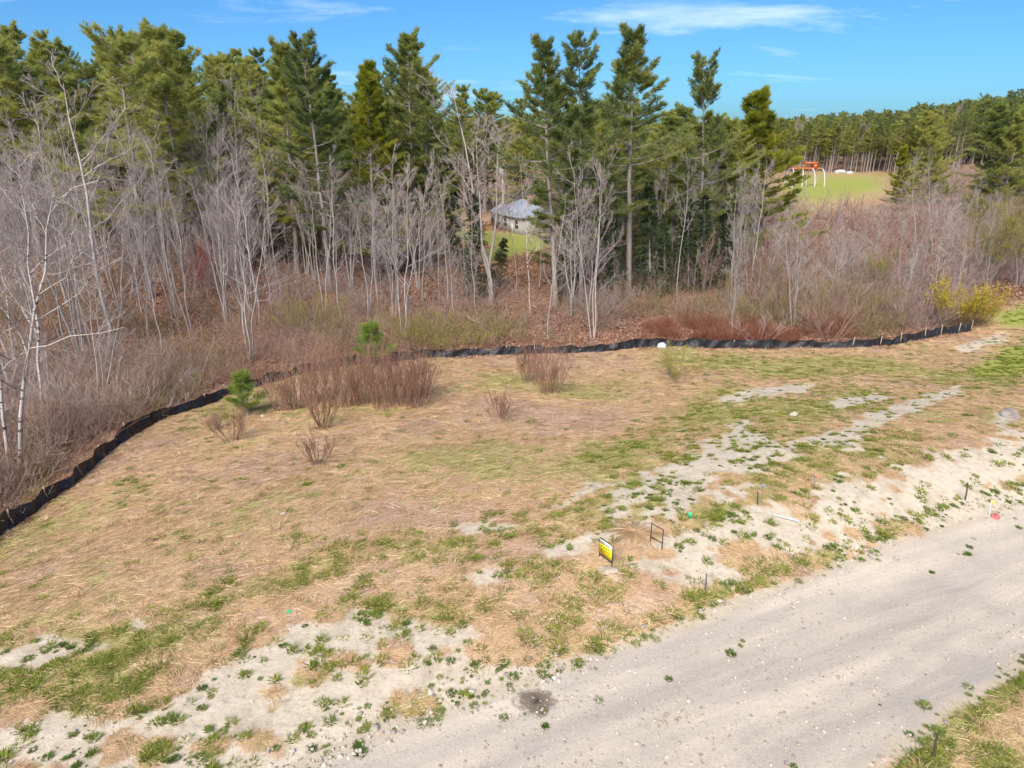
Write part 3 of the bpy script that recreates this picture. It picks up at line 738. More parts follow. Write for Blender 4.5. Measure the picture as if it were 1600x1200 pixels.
REDBR = [bush(321, 1.3, 30, 1.0, .7, M_TWIG_RED, 3, .014, l2=2)]
GREENBR = [bush(331, 2.2, 22, 1.2, .9, M_TWIG_OL, 5, .011, M_BUD, .07, 2)]
FORS = [bush(341, 3.2, 60, 1.6, .95, M_TWIG_OL, 6, .014, M_FORS, .12, 3, l2=3)]
YPINE = [pine(351, 3.2, .04, .06, 1.5, .1, M_YPINE, 0, full=True, per=7)]

def plant(proto, name, loc, scale=1., rz=None, lean=(0, 0), width=None, label=None, cat='tree', group=None):
    parts, H = proto
    e = empty(name, (float(loc[0]), float(loc[1]), float(loc[2]) - .03), 0)
    w = scale * (width or 1.)
    e.scale = (w, w, scale)
    e.rotation_euler = (lean[1], lean[0], random.uniform(0, 6.28) if rz is None else rz)
    if lean != (0, 0): e.rotation_mode = 'ZYX'; 
    for pn, me in parts: add_obj(pn, me, e)
    return tag(e, label, cat, group)

ONES = ['', 'first', 'second', 'third', 'fourth', 'fifth', 'sixth', 'seventh', 'eighth', 'ninth', 'tenth', 'eleventh', 'twelfth', 'thirteenth', 'fourteenth', 'fifteenth', 'sixteenth', 'seventeenth', 'eighteenth', 'nineteenth']
def ordinal(n):
    if n < 20: return ONES[n]
    t, o = divmod(n, 10); w = ['', '', 'twenty', 'thirty', 'forty', 'fifty', 'sixty', 'seventy'][t]
    return w + '-' + ONES[o] if o else {'twenty': 'twentieth', 'thirty': 'thirtieth', 'forty': 'fortieth', 'fifty': 'fiftieth', 'sixty': 'sixtieth', 'seventy': 'seventieth'}[w]
def sector_labels(items, what, sectors):
    """items: (pixel x, object); sectors: (right end, words); labels by place next to a landmark"""
    left = -1e9
    for end, words_ in sectors:
        grp = sorted([(px, o.name, o) for px, o in items if left <= px < end])
        for i, (_, _, o) in enumerate(grp):
            o['label'] = '%s %s, %s from left' % (what, words_, ordinal(i + 1)) if len(grp) > 1 else '%s %s' % (what, words_)
        left = end

# ------------------------------------------------------------------ the trees that can be picked out one by one
def tree_at(proto, name, bx, by, tx, ty, label, width=None, rz=None, cat='tree', group=None):
    p = hit(bx, by)
    h = max(.5, height_to(p, ty))
    # lean so that the top stands over pixel column tx
    f = p[1] * CP - (p[2] + h - CAM_Z) * SP
    dx = (tx - 800) / FPX * f - p[0]
    lean = math.atan2(dx, h)
    s = math.hypot(h, dx) / proto[1]
    return plant(proto, name, p, s, rz, (lean, 0), width, label, cat, group)

tree_at(PINE_TALL[2], 'pine_tree', 235, 468, 175, 66, 'big leaning pine with pale trunk and bare dead lower limbs on the left', 1.15, 0.4)
tree_at(PINE_TALL[1], 'pine_tree', 517, 455, 472, 66, 'pine leaning left with dark bare trunk rising from red leaf slope', .95)
tree_at(PINE_YEL[0], 'pine_tree', 588, 440, 575, 98, 'slim bright yellow-green pine with foliage almost to the ground', .82)
tree_at(PINES[2], 'pine_tree', 648, 420, 640, 58, 'tall dark bushy pine right of the slim yellow-green pine', 1.0)
tree_at(PINE_TALL[0], 'pine_tree', 868, 480, 848, 73, 'leftmost of the three tallest pines right of the pale house', .95)
tree_at(PINE_TALL[1], 'pine_tree', 908, 476, 907, 66, 'middle of the three tallest pines right of the pale house', .9)
tree_at(PINE_TALL[0], 'pine_tree', 981, 462, 986, 55, 'rightmost and tallest of the three high pines, with clean straight trunk', 1.15, 2.2)
tree_at(PINE_TALL[1], 'pine_tree', 1092, 450, 1098, 97, 'lone high pine standing clear of the skyline, right of the tall trio', .9, 1.1)
tree_at(PINE_YEL[1], 'pine_tree', 1188, 400, 1185, 150, 'broad yellow-green pine right of centre beside the far meadow', 1.05)
tree_at(PINE_FULL[0], 'pine_tree', 1130, 420, 1130, 215, 'bushy green pine left of the broad yellow-green pine', 1.0)
tree_at(PINE_FULL[1], 'pine_tree', 1565, 340, 1560, 168, 'bushy pine at the right edge above the purple thicket', 1.0)
tree_at(PINE_YEL[1], 'pine_tree', 1412, 330, 1412, 232, 'small yellowish pine standing at the far meadow edge', .9)
tree_at(PINE_FULL[1], 'pine_tree', 1452, 320, 1452, 180, 'rounded green pine left of the ridge above the purple thicket', 1.0)
tree_at(PINE_FULL[0], 'pine_tree', 812, 338, 812, 200, 'broad green pine behind the pale house', 1.2)
for bx, by, ty, w, lab in ((892, 440, 190, .9, 'bushy pine filling the gap between the left two trio pines'), (945, 430, 200, .9, 'bushy pine filling the gap left of the tallest trio pine'), (868, 352, 205, .8, 'bushy pine at the right end of the pale house'), (1050, 425, 235, .9, 'bushy green pine behind the leaning white birch'), (690, 400, 225, .9, 'bushy pine left of the largest spreading bare tree'), (1022, 415, 215, .8, 'narrow bushy pine right of the tallest trio pine')):
    tree_at(PINE_FULL[bx % 2], 'pine_tree', bx, by, bx, ty, lab, w)
for bx, by, ty, w, lab in ((960, 468, 340, 1.1, 'low dark hemlock at the foot of the tallest trio pine'), (1040, 462, 330, 1.1, 'broad dark hemlock left of the leaning white birch'), (1075, 458, 310, 1.0, 'dark hemlock directly behind the leaning white birch'), (905, 462, 320, 1.0, 'dark hemlock behind the forked pale tree'), (1135, 455, 320, 1.0, 'dark hemlock furthest right along the wood edge')):
    tree_at(HEML[bx % 3], 'hemlock_tree', bx, by, bx, ty, lab, w)
tree_at(HEML[0], 'hemlock_tree', 742, 466, 740, 300, 'dark hemlock left of the pale house with birches before it', 1.0)
tree_at(HEML[1], 'hemlock_tree', 772, 445, 790, 372, 'low dark hemlock in front of the pale house lawn', 1.3)
tree_at(HEML[2], 'hemlock_tree', 886, 470, 886, 255, 'slender dark hemlock between the tall trio pines', .9)
tree_at(HEML[0], 'hemlock_tree', 1016, 465, 1014, 280, 'dark hemlock right of the tallest straight pine', 1.0)
tree_at(HEML[2], 'hemlock_tree', 1100, 455, 1100, 290, 'dark hemlock right of the leaning white birch', 1.1)
tree_at(HEML[1], 'hemlock_tree', 940, 462, 940, 330, 'short dark hemlock left of the tallest straight pine', 1.1)
tree_at(HEML[0], 'hemlock_tree', 705, 420, 712, 280, 'hemlock standing left of the pale house at the lawn edge', .9)

BARES = [  # proto, base, top, label, width
 (BIRCH[1], 22, 752, -6, 190, 'nearest white birch at the left edge, its foot beside the silt fence', 1.0),
 (BIRCH[0], 66, 650, 30, 250, 'pale birch behind the nearest left birch', 1.0),
 (BARE[0], 168, 560, 92, 128, 'wide grey bare tree left of the big leaning pine', 1.15),
 (BIRCH[1], 205, 470, 255, 280, 'crooked white birch leaning right below the big leaning pine', .8),
 (BARE[3], 345, 440, 322, 145, 'pale twin-stemmed bare tree left of the bare multi-stem bush', .7),
 (BARE[5], 372, 430, 362, 140, 'tall thin pale bare tree in the left wood', .8),
 (BARE[4], 392, 562, 388, 300, 'multi-stemmed pale bare tree behind the left curve of the fence', 1.2),
 (BARE[5], 412, 385, 404, 150, 'straight thin grey trunk left of the dark leaning pine', .6),
 (BARE[1], 480, 430, 470, 250, 'spreading bare tree at the foot of the dark leaning pine', 1.0),
 (BARE[2], 530, 440, 524, 255, 'thin bare tree right of the dark leaning pine', 1.0),
 (SNAG[0], 548, 462, 546, 380, 'short pale dead snag on the red leaf slope', 1.0),
 (BARE[4], 632, 525, 640, 250, 'pale multi-stemmed bare tree behind the brush clump', 1.0),
 (BARE[0], 660, 470, 668, 300, 'thin bare tree right of the pale multi-stemmed one behind the brush', .8),
 (BARE[1], 769, 470, 745, 112, 'largest spreading bare tree, in front of the pale house', 1.25),
 (BIRCH[0], 829, 492, 820, 255, 'straight white birch right of the pale house', .7),
 (BARE[2], 857, 530, 884, 300, 'slender bare tree leaning right behind the fence middle', .8),
 (BARE[4], 926, 528, 920, 245, 'forked pale bare tree before the tall trio pines', .85),
 (BIRCH[0], 1052, 440, 1088, 225, 'leaning white birch with ragged broken crown', 1.1),
 (BARE[2], 1030, 460, 1045, 255, 'thin pale sapling left of the leaning white birch', .7),
 (BARE[2], 1140, 530, 1150, 385, 'small pale bare tree above the rusty red brush', 1.0),
 (BARE[0], 1175, 440, 1205, 250, 'bare tree right of the dark hemlocks', .9),
 (BARE[4], 1240, 512, 1252, 335, 'pale multi-stemmed bare tree right of the rusty red brush', 1.1),
 (SNAG[0], 1269, 470, 1280, 395, 'broken orange-brown snag beside the pale multi-stemmed tree', .7),
 (BARE[5], 1430, 425, 1432, 255, 'straight thin white trunk in the purple thicket', .8),
 (BIRCH[0], 1458, 400, 1446, 262, 'curved pale birch in the purple thicket', .8),
 (BARE[2], 1480, 445, 1486, 300, 'dark-footed bare tree behind the yellow bush', .9),
 (WILLOW[0], 1540, 455, 1560, 335, 'olive budding willow leaning right beside the lawn', 1.1),
 (WILLOW[0], 1590, 448, 1610, 320, 'olive budding willow at the right edge of the lawn', 1.1),
 (WILLOW[0], 1365, 478, 1370, 405, 'low olive willow left of the yellow bush', 1.3),
 (REDTREE[0], 632, 415, 630, 320, 'small red-budded maple behind the slim yellow-green pine', .9),
 (REDTREE[0], 300, 470, 320, 390, 'small pinkish red-budded maple right of the big leaning pine', 1.2),
 (BARE[5], 806, 455, 800, 290, 'thin bare tree screening the middle of the pale house', .8),
 (BARE[2], 842, 450, 846, 280, 'thin bare tree screening the right end of the pale house', .9),
 (BARE[2], 786, 440, 780, 300, 'small bare tree screening the porch of the pale house', .8),
 (BARE[0], 700, 470, 690, 270, 'grey bare tree left of the dark hemlock by the house', .8),
 (BARE[5], 1000, 440, 1000, 290, 'thin pale trunk in front of the dark hemlock', .5),
 (BARE[3], 870, 440, 868, 240, 'grey bare tree standing among the tall trio trunks', .8),
 (BARE[0], 110, 480, 60, 150, 'tall grey bare tree at far left behind the birches', 1.0),
 (BARE[4], 160, 640, 170, 440, 'low pale multi-stemmed bare tree behind the left silt fence', 1.2),
]
for pr, bx, by, tx, ty, lab, w in BARES:
    tree_at(pr, 'birch_tree' if pr in BIRCH else ('dead_snag' if pr in SNAG else ('willow_tree' if pr in WILLOW else ('maple_tree' if pr in REDTREE else 'bare_tree'))), bx, by, tx, ty, lab, w)

# ------------------------------------------------------------------ the wood behind: rows of pines and bare trees
def free(x, y, used, dmin):
    return all((x - a) ** 2 + (y - b) ** 2 > dmin * dmin for a, b in used)
SKY_X = [-200,0,45,95,150,200,250,310,365,410,470,530,600,640,700,760,830,900,985,1050,1100,1180,1250,1320,1400,1500,1600,1800]
SKY_Y = [40,55,30,35,70,62,70,58,85,85,78,120,125,75,140,150,150,150,165,180,185,180,190,185,170,150,140,130]
def open_ground(px, py):      # lawn round the house, far meadow, purple thicket: no pines there
    return (745 < px < 880 and 335 < py < 412) or (690 < px < 745 and 345 < py < 385) or (1190 < px < 1400 and py < 345) or (px > 1180 and py > 300)
used = []
n_p = 0
r = np.random.default_rng(5)
tries = 0
dense = []
while n_p < 215 and tries < 9000:
    tries += 1
    x, y = r.uniform(-135, 45), r.uniform(62, 165)
    if r.uniform() < .45: y = r.uniform(58, 90); x = r.uniform(-90, 30)
    z = gz(x, y); X, Y, f = project(x, y, z); X, Y = float(X), float(Y)
    if X < -220 or X > 1150 or open_ground(X, Y) or (690 < X < 885 and y < 113): continue
    if beyond_fence(np.array([x]), np.array([y]))[0] < 14: continue
    if X < 640 and Y > 440: continue
    if X > 640 and Y > 425: continue
    if not free(x, y, used, 3.1): continue
    top = float(np.interp(X, SKY_X, SKY_Y)) + (r.uniform(-8, 16) if r.uniform() < .32 else r.uniform(22, 105))
    h = height_to((x, y, z), top)
    if h < 9: continue
    h = min(h, 27)
    pr = PINES[r.integers(len(PINES))] if h > 14 else PINE_FULL[r.integers(2)]
    o_ = plant(pr, 'pine_tree', (x, y, z), h / pr[1], None, (r.normal(0, .02), r.normal(0, .02)), r.uniform(.85, 1.2) * min(1.2, 22 / h), 'pine standing in the packed rows of the dense wood behind the clearing', 'tree', 'pines of the dense wood')
    used.append((x, y)); n_p += 1; dense.append((X, o_))
SECT = [(120, 'behind the left birches'), (250, 'behind the big leaning pine'), (400, 'behind the pale twin-stemmed tree'), (520, 'behind the dark leaning pine'), (640, 'behind the slim yellow-green pine'), (760, 'left of the pale house'), (880, 'behind the pale house'), (1000, 'behind the tall pine trio'), (9999, 'behind the leaning white birch')]
sector_labels(dense, 'pine of the dense wood', SECT)
# far wood edge beyond the meadow: trunks one can count
edge_p = []
for i in range(60):
    px = r.uniform(1195, 1460)
    p = hit(px, 271 - r.uniform(0, 5)); h = height_to(p, 196 + r.normal(4, 9) - 20 * max(0, (px - 1330) / 130))
    pr = PINES[(1, 3, 5)[i % 3]]
    o_ = plant(pr, 'pine_tree', p, h / pr[1], None, (r.normal(0, .02), 0), .95, 'straight bare-trunked pine along the edge of the far meadow wood', 'tree', 'pines along the far meadow edge')
    edge_p.append((px, o_))
sector_labels(edge_p, 'bare-trunked pine at the far meadow edge', [(1240, 'left of the orange playground'), (1285, 'behind the orange playground'), (1345, 'by the white covered stack'), (1400, 'right of the white covered stack'), (9999, 'nearest the ridge')])
# right ridge, middle distance
slope_p = []
for i in range(46):
    x, y = r.uniform(70, 175), r.uniform(110, 240)
    z = gz(x, y); X, Y, f = project(x, y, z)
    if X < 1420 or X > 1750 or not free(x, y, used, 6): continue
    h = r.uniform(11, 17); pr = PINE_FULL[r.integers(2)]
    o_ = plant(pr, 'pine_tree', (x, y, z), h / pr[1], None, (0, 0), r.uniform(.8, 1.), 'bushy pine on the slope above the purple thicket', 'tree', 'pines above the thicket')
    used.append((x, y)); slope_p.append((float(X), o_))
sector_labels(slope_p, 'bushy pine on the slope above the purple thicket', [(9999, '')])
for _, o_ in slope_p: o_['label'] = o_['label'].replace(' ,', ',').strip()
# bare trees inside and in front of the wood
SECT2 = [(120, 'among the left birches'), (250, 'beside the big leaning pine'), (400, 'near the pale twin-stemmed tree'), (520, 'near the dark leaning pine'), (640, 'near the slim yellow-green pine'), (760, 'left of the pale house'), (880, 'in front of the pale house'), (1000, 'by the tall pine trio'), (9999, 'by the leaning white birch')]
usedb = []; n_b = 0; tries = 0
wb, ws = [], []
while n_b < 230 and tries < 9000:
    tries += 1
    px, py = r.uniform(-80, 1190), r.uniform(372, 535)
    lo = np.interp(px, [-80, 0, 200, 370, 520, 700, 1000, 1190], [700, 640, 560, 520, 500, 500, 500, 500])
    if px < 400: py = r.uniform(380, lo)
    if py > lo or open_ground(px, py): continue
    if 748 < px < 862: continue
    p = hit(px, py)
    if beyond_fence(p[:1], p[1:2])[0] < 3 or not free(p[0], p[1], usedb, 1.2): continue
    big = r.uniform() < (.55 if px < 620 else .36)
    pr = BARE[r.integers(len(BARE))] if big else SAPL[r.integers(len(SAPL))]
    h = (r.uniform(9, 15) if px < 620 else r.uniform(7, 12.5)) if big else r.uniform(3.5, 7)
    o_ = plant(pr, 'bare_tree' if big else 'bare_sapling', p, h / pr[1], None, (r.normal(0, .05), r.normal(0, .05)), r.uniform(.7, 1.05),
          'leafless grey tree among the crowded trunks at the wood edge' if big else 'thin leafless sapling in the undergrowth of the wood edge', 'tree' if big else 'sapling', 'bare trees of the wood edge' if big else 'saplings of the wood edge')
    usedb.append((p[0], p[1])); n_b += 1; (wb if big else ws).append((px, o_))
sector_labels(wb, 'leafless grey tree at the wood edge', SECT2)
sector_labels(ws, 'thin leafless sapling at the wood edge', SECT2)
# purple thicket on the right
n_b = 0; tries = 0
tk = []
while n_b < 210 and tries < 8000:
    tries += 1
    px, py = r.uniform(1150, 1680), r.uniform(305, 500)
    if px > 1500 and py > 430: continue
    if 1190 < px < 1400 and py < 345: continue
    p = hit(px, py)
    if not free(p[0], p[1], usedb, 1.1): continue
    pale = r.uniform() < .3; pr = BARE[(2, 5, 4)[r.integers(3)]] if pale else SAPL[r.integers(len(SAPL))]; h = r.uniform(4, 8.5) if pale else r.uniform(3.5, 7.5)
    if 1200 < px < 1420: h = min(h, 6.0)
    o_ = plant(pr, 'bare_sapling', p, h / pr[1], None, (r.normal(0, .06), r.normal(0, .06)), r.uniform(.9, 1.3), 'leafless purple-grey sapling in the thicket on the right', 'sapling', 'saplings of the purple thicket')
    usedb.append((p[0], p[1])); n_b += 1; tk.append((px, py, o_))

T4 = [(1230, 'left of the playground'), (1330, 'below the far meadow'), (1430, 'left of the straight white trunk'), (1520, 'behind the yellow bush'), (9999, 'at the right edge')]
for lo, hi, w_ in ((0, 370, 'back row purple thicket sapling'), (370, 435, 'middle row purple thicket sapling'), (435, 999, 'front row purple thicket sapling')):
    sector_labels([(a, o_) for a, b_, o_ in tk if lo <= b_ < hi], w_, T4)

# ------------------------------------------------------------------ shrubs of the clearing
SHR = [(SHRUB[0],505,628,545,1.0,'leftmost tall red-brown stem clump of the big brush thicket'),(SHRUB[0],540,634,548,1.1,'second tall clump from the left in the big brush thicket'),
 (SHRUB[1],572,632,556,1.1,'dense middle clump of the big brush thicket'),(SHRUB[0],602,636,552,1.1,'widest clump in the big brush thicket'),(SHRUB[1],630,632,550,1.1,'red-brown clump right of the middle in the big brush thicket'),
 (SHRUB[0],652,622,548,.95,'rightmost upright clump of the big brush thicket'),(SHRUB[2],655,638,585,1.3,'low slanting clump at the right foot of the big brush thicket'),
 (SHRUB[1],440,642,580,1.0,'red-brown shrub right of the small pine by the fence'),(SHRUB[2],462,640,575,1.1,'thin shrub between the small pine and the big brush thicket'),
 (SHRUB[0],826,597,540,.8,'left half of the isolated brush clump near the fence middle'),(SHRUB[0],858,614,545,.95,'right half of the isolated brush clump near the fence middle'),
 (SHRUB[2],780,655,612,1.3,'small low brown shrub below the isolated brush clump'),(SHRUB_GR[0],1058,594,545,1.2,'pale greenish thin shrub near the white bag at the fence'),
 (SHRUB[2],503,668,600,1.2,'brown shrub in front of the big brush thicket'),(SHRUB[2],497,728,680,1.2,'lone small shrub in the middle of the straw field'),
 (SHRUB[2],362,690,640,1.3,'thin shrub below the small pine by the fence'),(SHRUB[2],340,672,640,1.1,'tiny thin shrub left of the small pine by the fence')]
for pr, px, py, ty, w, lab in SHR:
    p = hit(px, py); h = height_to(p, ty)
    plant(pr, 'shrub', p, h / pr[1], None, (0, 0), w, lab, 'shrub')
for px, py, ty, lab, w in ((585,574,512,'bright green young pine behind the big brush thicket',1.0),(388,650,588,'small young pine by the left curve of the silt fence',.95)):
    p = hit(px, py); h = height_to(p, ty); plant(YPINE[0], 'young_pine', p, h / YPINE[0][1], None, (0, 0), w, lab, 'tree')
for px, py, ty, w, lab in ((1490,512,450,.8,'yellow blossoming bush by the right end of the fence'),(1526,510,466,.7,'smaller right half of the yellow blossoming bush by the lawn')):
    p = hit(px, py); h = height_to(p, ty); plant(FORS[0], 'blossoming_bush', p, h / 3.2, None, (0, 0), w, lab, 'bush')
for px, py, ty, w, lab in ((690,546,500,1.5,'leafing green bush just behind the fence right of the brush thicket'),(735,546,512,1.2,'smaller leafing green bush behind the fence'),(490,525,470,1.2,'olive green bush on the slope left of the pale multi-stemmed tree'),(1350,490,440,1.4,'olive green bush behind the fence left of the yellow bush'),(650,546,512,1.1,'low green bush behind the fence beside the young pine')):
    p = hit(px, py); h = height_to(p, ty); plant(GREENBR[0], 'green_bush', p, h / 2.2, None, (0, 0), w, lab, 'bush')

# ------------------------------------------------------------------ scattered ground cover (beyond counting)
def scatter(name, pts, rot, scl, idx, protos, label, cat):
    col = bpy.data.collections.new(name + '_kinds')
    for i, (nm, me) in enumerate(protos):
        o = bpy.data.objects.new('%s_%02d' % (nm, i), me); col.objects.link(o)
    me = bpy.data.meshes.new(name)
    n = len(pts); me.vertices.add(n); me.vertices.foreach_set('co', np.asarray(pts, np.float32).ravel())
    a = me.attributes.new('rot', 'FLOAT_VECTOR', 'POINT'); a.data.foreach_set('vector', np.asarray(rot, np.float32).ravel())
    a = me.attributes.new('scl', 'FLOAT_VECTOR', 'POINT'); a.data.foreach_set('vector', np.asarray(scl, np.float32).ravel())
    a = me.attributes.new('idx', 'INT', 'POINT'); a.data.foreach_set('value', np.asarray(idx, np.int32))
    o = add_obj(name, me)
    nt = bpy.data.node_groups.new(name, 'GeometryNodeTree')
    nt.interface.new_socket('Geometry', in_out='INPUT', socket_type='NodeSocketGeometry')
    nt.interface.new_socket('Geometry', in_out='OUTPUT', socket_type='NodeSocketGeometry')
    N, L = nt.nodes, nt.links
    gi, go = N.new('NodeGroupInput'), N.new('NodeGroupOutput')
    ip = N.new('GeometryNodeInstanceOnPoints'); ci = N.new('GeometryNodeCollectionInfo')
    ci.inputs['Collection'].default_value = col; ci.inputs['Separate Children'].default_value = True; ci.inputs['Reset Children'].default_value = True
    ip.inputs['Pick Instance'].default_value = True
    def na(nm, t):
        q = N.new('GeometryNodeInputNamedAttribute'); q.data_type = t; q.inputs[0].default_value = nm; return q.outputs[0]
    L.new(gi.outputs[0], ip.inputs['Points']); L.new(ci.outputs[0], ip.inputs['Instance'])
    L.new(na('idx', 'INT'), ip.inputs['Instance Index'])
    e2r = N.new('FunctionNodeEulerToRotation'); L.new(na('rot', 'FLOAT_VECTOR'), e2r.inputs[0]); L.new(e2r.outputs[0], ip.inputs['Rotation'])
    L.new(na('scl', 'FLOAT_VECTOR'), ip.inputs['Scale']); L.new(ip.outputs[0], go.inputs[0])
    md = o.modifiers.new('scatter', 'NODES'); md.node_group = nt
    tag(o, label, cat, None, 'stuff')
    return o
def slope_rot(x, y, rz):
    e = .4; zx = (ground_z(x + e, y) - ground_z(x - e, y)) / (2 * e); zy = (ground_z(x, y + e) - ground_z(x, y - e)) / (2 * e)
    # tilt after turning: small angles
    rx = zy * np.cos(rz) - zx * np.sin(rz); ry = -(zx * np.cos(rz) + zy * np.sin(rz))
    return np.stack([np.arctan(rx), np.arctan(ry), rz], 1)
def straw_mat(seed, n=90, R=.34, flat=.10, L_=.42, mat=None, comb=.5, w=.008):
    r = np.random.default_rng(seed); gg = Geo()
    p = np.stack([r.normal(0, R * .5, n), r.normal(0, R * .5, n), r.uniform(.0, .05, n)], 1)
    a = r.normal(0, comb, n) + np.where(r.uniform(size=n) < .25, r.uniform(0, 6.28, n), 0)
    d = np.stack([np.cos(a), np.sin(a), np.abs(r.normal(0, flat, n))], 1)
    l = L_ * r.uniform(.5, 1.3, n); s = np.linspace(0, 1, 3)
    pts = p[:, None] + d[:, None] * (l[:, None] * s)[..., None] - np.array([0, 0, 1.]) * (l[:, None] * d[:, 2:3] * .7 * s ** 2)[..., None]
    sd = np.stack([-np.sin(a), np.cos(a), r.normal(0, .5, n)], 1) * w
    V = np.stack([pts[:, 0] - sd, pts[:, 0] + sd, pts[:, 1] - sd * .8, pts[:, 1] + sd * .8, pts[:, 2]], 1)
    b = np.arange(n)[:, None] * 5
    gg.add(V.reshape(-1, 3), np.concatenate([b + [0, 1, 3], b + [0, 3, 2], b + [2, 3, 4]]), np.repeat(r.uniform(0, 1, n), 5))
    return gg.mesh('straw', mat or M_STRAW)
def tuft(seed, n=50, R=.12, L_=.22, mat=None, w=.012, out=.7):
    r = np.random.default_rng(seed); gg = Geo()
    th = r.uniform(0, 6.28, n); rr = R * r.uniform(0, 1, n) ** .8
    p = np.stack([rr * np.cos(th), rr * np.sin(th), np.full(n, -.01)], 1)
    a = th + r.normal(0, .7, n); o_ = out * r.uniform(.1, 1.2, n)
    d = norm(np.stack([np.cos(a) * o_, np.sin(a) * o_, np.ones(n)], 1)); l = L_ * r.uniform(.5, 1.2, n)
    s = np.linspace(0, 1, 3)
    pts = p[:, None] + d[:, None] * (l[:, None] * s)[..., None] + np.stack([np.cos(a), np.sin(a), -.5 * np.ones(n)], 1)[:, None] * (l[:, None] * .25 * s ** 2)[..., None]
    a2 = a + r.normal(0, .8, n); sd = np.stack([-np.sin(a2), np.cos(a2), np.zeros(n)], 1) * w
    V = np.stack([pts[:, 0] - sd, pts[:, 0] + sd, pts[:, 1] - sd * .8, pts[:, 1] + sd * .8, pts[:, 2]], 1)
    b = np.arange(n)[:, None] * 5
    gg.add(V.reshape(-1, 3), np.concatenate([b + [0, 1, 3], b + [0, 3, 2], b + [2, 3, 4]]), np.repeat(r.uniform(0, 1, n), 5))
    return gg.mesh('tuft', mat or M_GRASS)
def leaf_patch(seed, n=60, R=.5, mat=None, size=.06):
    r = np.random.default_rng(seed); gg = Geo()
    p = np.stack([r.normal(0, R * .6, n), r.normal(0, R * .6, n), r.uniform(.01, .06, n)], 1)
    a = norm(r.normal(0, 1, (n, 3)) * [1, 1, .35]); b_ = norm(np.cross(a, np.array([0, 0, 1.]) + r.normal(0, .35, (n, 3))))
    s_ = size * r.uniform(.6, 1.3, n)[:, None]
    V = np.stack([p - a * s_, p + b_ * s_ * .6, p + a * s_, p - b_ * s_ * .6], 1)
    gg.add(V.reshape(-1, 3), np.arange(n * 4).reshape(n, 4), np.repeat(r.uniform(0, 1, n), 4))
    return gg.mesh('leaf_patch', mat or M_LEAFLIT)
def stone_mesh(seed, mat, flat=.65):
    r = np.random.default_rng(seed)
    import bmesh
    bm = bmesh.new(); bmesh.ops.create_icosphere(bm, subdivisions=1, radius=1)
    for v in bm.verts:
        k = r.uniform(.72, 1.12); v.co = v.co * k; v.co.z *= flat; v.co.x *= 1.15
    me = bpy.data.meshes.new('stone'); bm.to_mesh(me); bm.free(); me.materials.append(mat); return me
M_STONE = [plain('pale_stone', lin('#cac2b4'), .9, vary=.15, scale=2), plain('grey_stone', lin('#a1988c'), .9, vary=.18, scale=2), plain('tan_stone', lin('#b3a48f'), .9, vary=.18, scale=2)]
STONES = [('stone', stone_mesh(i, M_STONE[i % 3])) for i in range(6)]

r = np.random.default_rng(77)
def sample(n, xr, yr):
    # more points near the eye, fewer far away, anywhere in the ranges
    y = yr[0] * (yr[1] / yr[0]) ** r.uniform(0, 1, n)
    x = r.uniform(-1, 1, n) * (y * .86 + 6)
    return x, y
def field_pts(n, y0=6., y1=60.):
    x, y = sample(n, None, (y0, y1))
    s, g_, l_, X, Y = masks(x, y); b = beyond_fence(x, y); ro = road_inside(x, y)
    return x, y, s, g_, l_, b, ro
# straw
x, y, s, g_, l_, b, ro = field_pts(85000)
nz = fbm(x, y, 1.7, 3, 21)
pr = np.clip(1.0 - s * 1.25 - g_ * .22 + nz * .15, 0, 1) * (b < 1.2) * (ro < -.1) * np.clip(1 - l_ * 1.5, 0, 1)
k = r.uniform(size=x.size) < pr
x, y, s, g_ = x[k], y[k], s[k], g_[k]
flow = .35 + 1.2 * fbm(x, y, .25, 2, 31) + r.normal(0, .5, x.size) + 3.14 * (r.uniform(size=x.size) < .3)
hue = .8 * fbm(x, y, .45, 4, 71) + r.normal(0, .28, x.size) + .7 * strokes(*project(x, y, ground_z(x, y))[:2], GREEN) - .12
ix = np.where(hue > .36, r.integers(4, 6, x.size), np.where(hue < -.5, r.integers(6, 8, x.size), r.integers(0, 4, x.size)))
ix = np.where(r.uniform(size=x.size) < .985, ix, 8)
sc = r.uniform(.5, 1.0, x.size) * np.clip(.7 + .012 * y, .8, 1.4) * (1 - .55 * strokes(*project(x, y, ground_z(x, y))[:2], SAND)) * (1 - .3 * s)
scatter('dry_grass', np.stack([x, y, surf_z(x, y)], 1), slope_rot(x, y, flow), np.stack([sc, sc, sc * r.uniform(.4, .9, x.size)], 1), ix,
        [('straw', straw_mat(1)), ('straw', straw_mat(2, comb=.9)), ('straw', straw_mat(3, flat=.16)), ('straw', straw_mat(4, L_=.5)), ('straw', straw_mat(6, mat=M_STRAW_O)), ('straw', straw_mat(7, mat=M_STRAW_O, comb=1.)), ('straw', straw_mat(8, mat=M_STRAW_P)), ('straw', straw_mat(9, mat=M_STRAW_P, L_=.5)), ('straw_upright', tuft(5, 60, .1, .40, M_STRAW, .008, .9))],
        'flattened dry tan grass covering the clearing', 'grass')
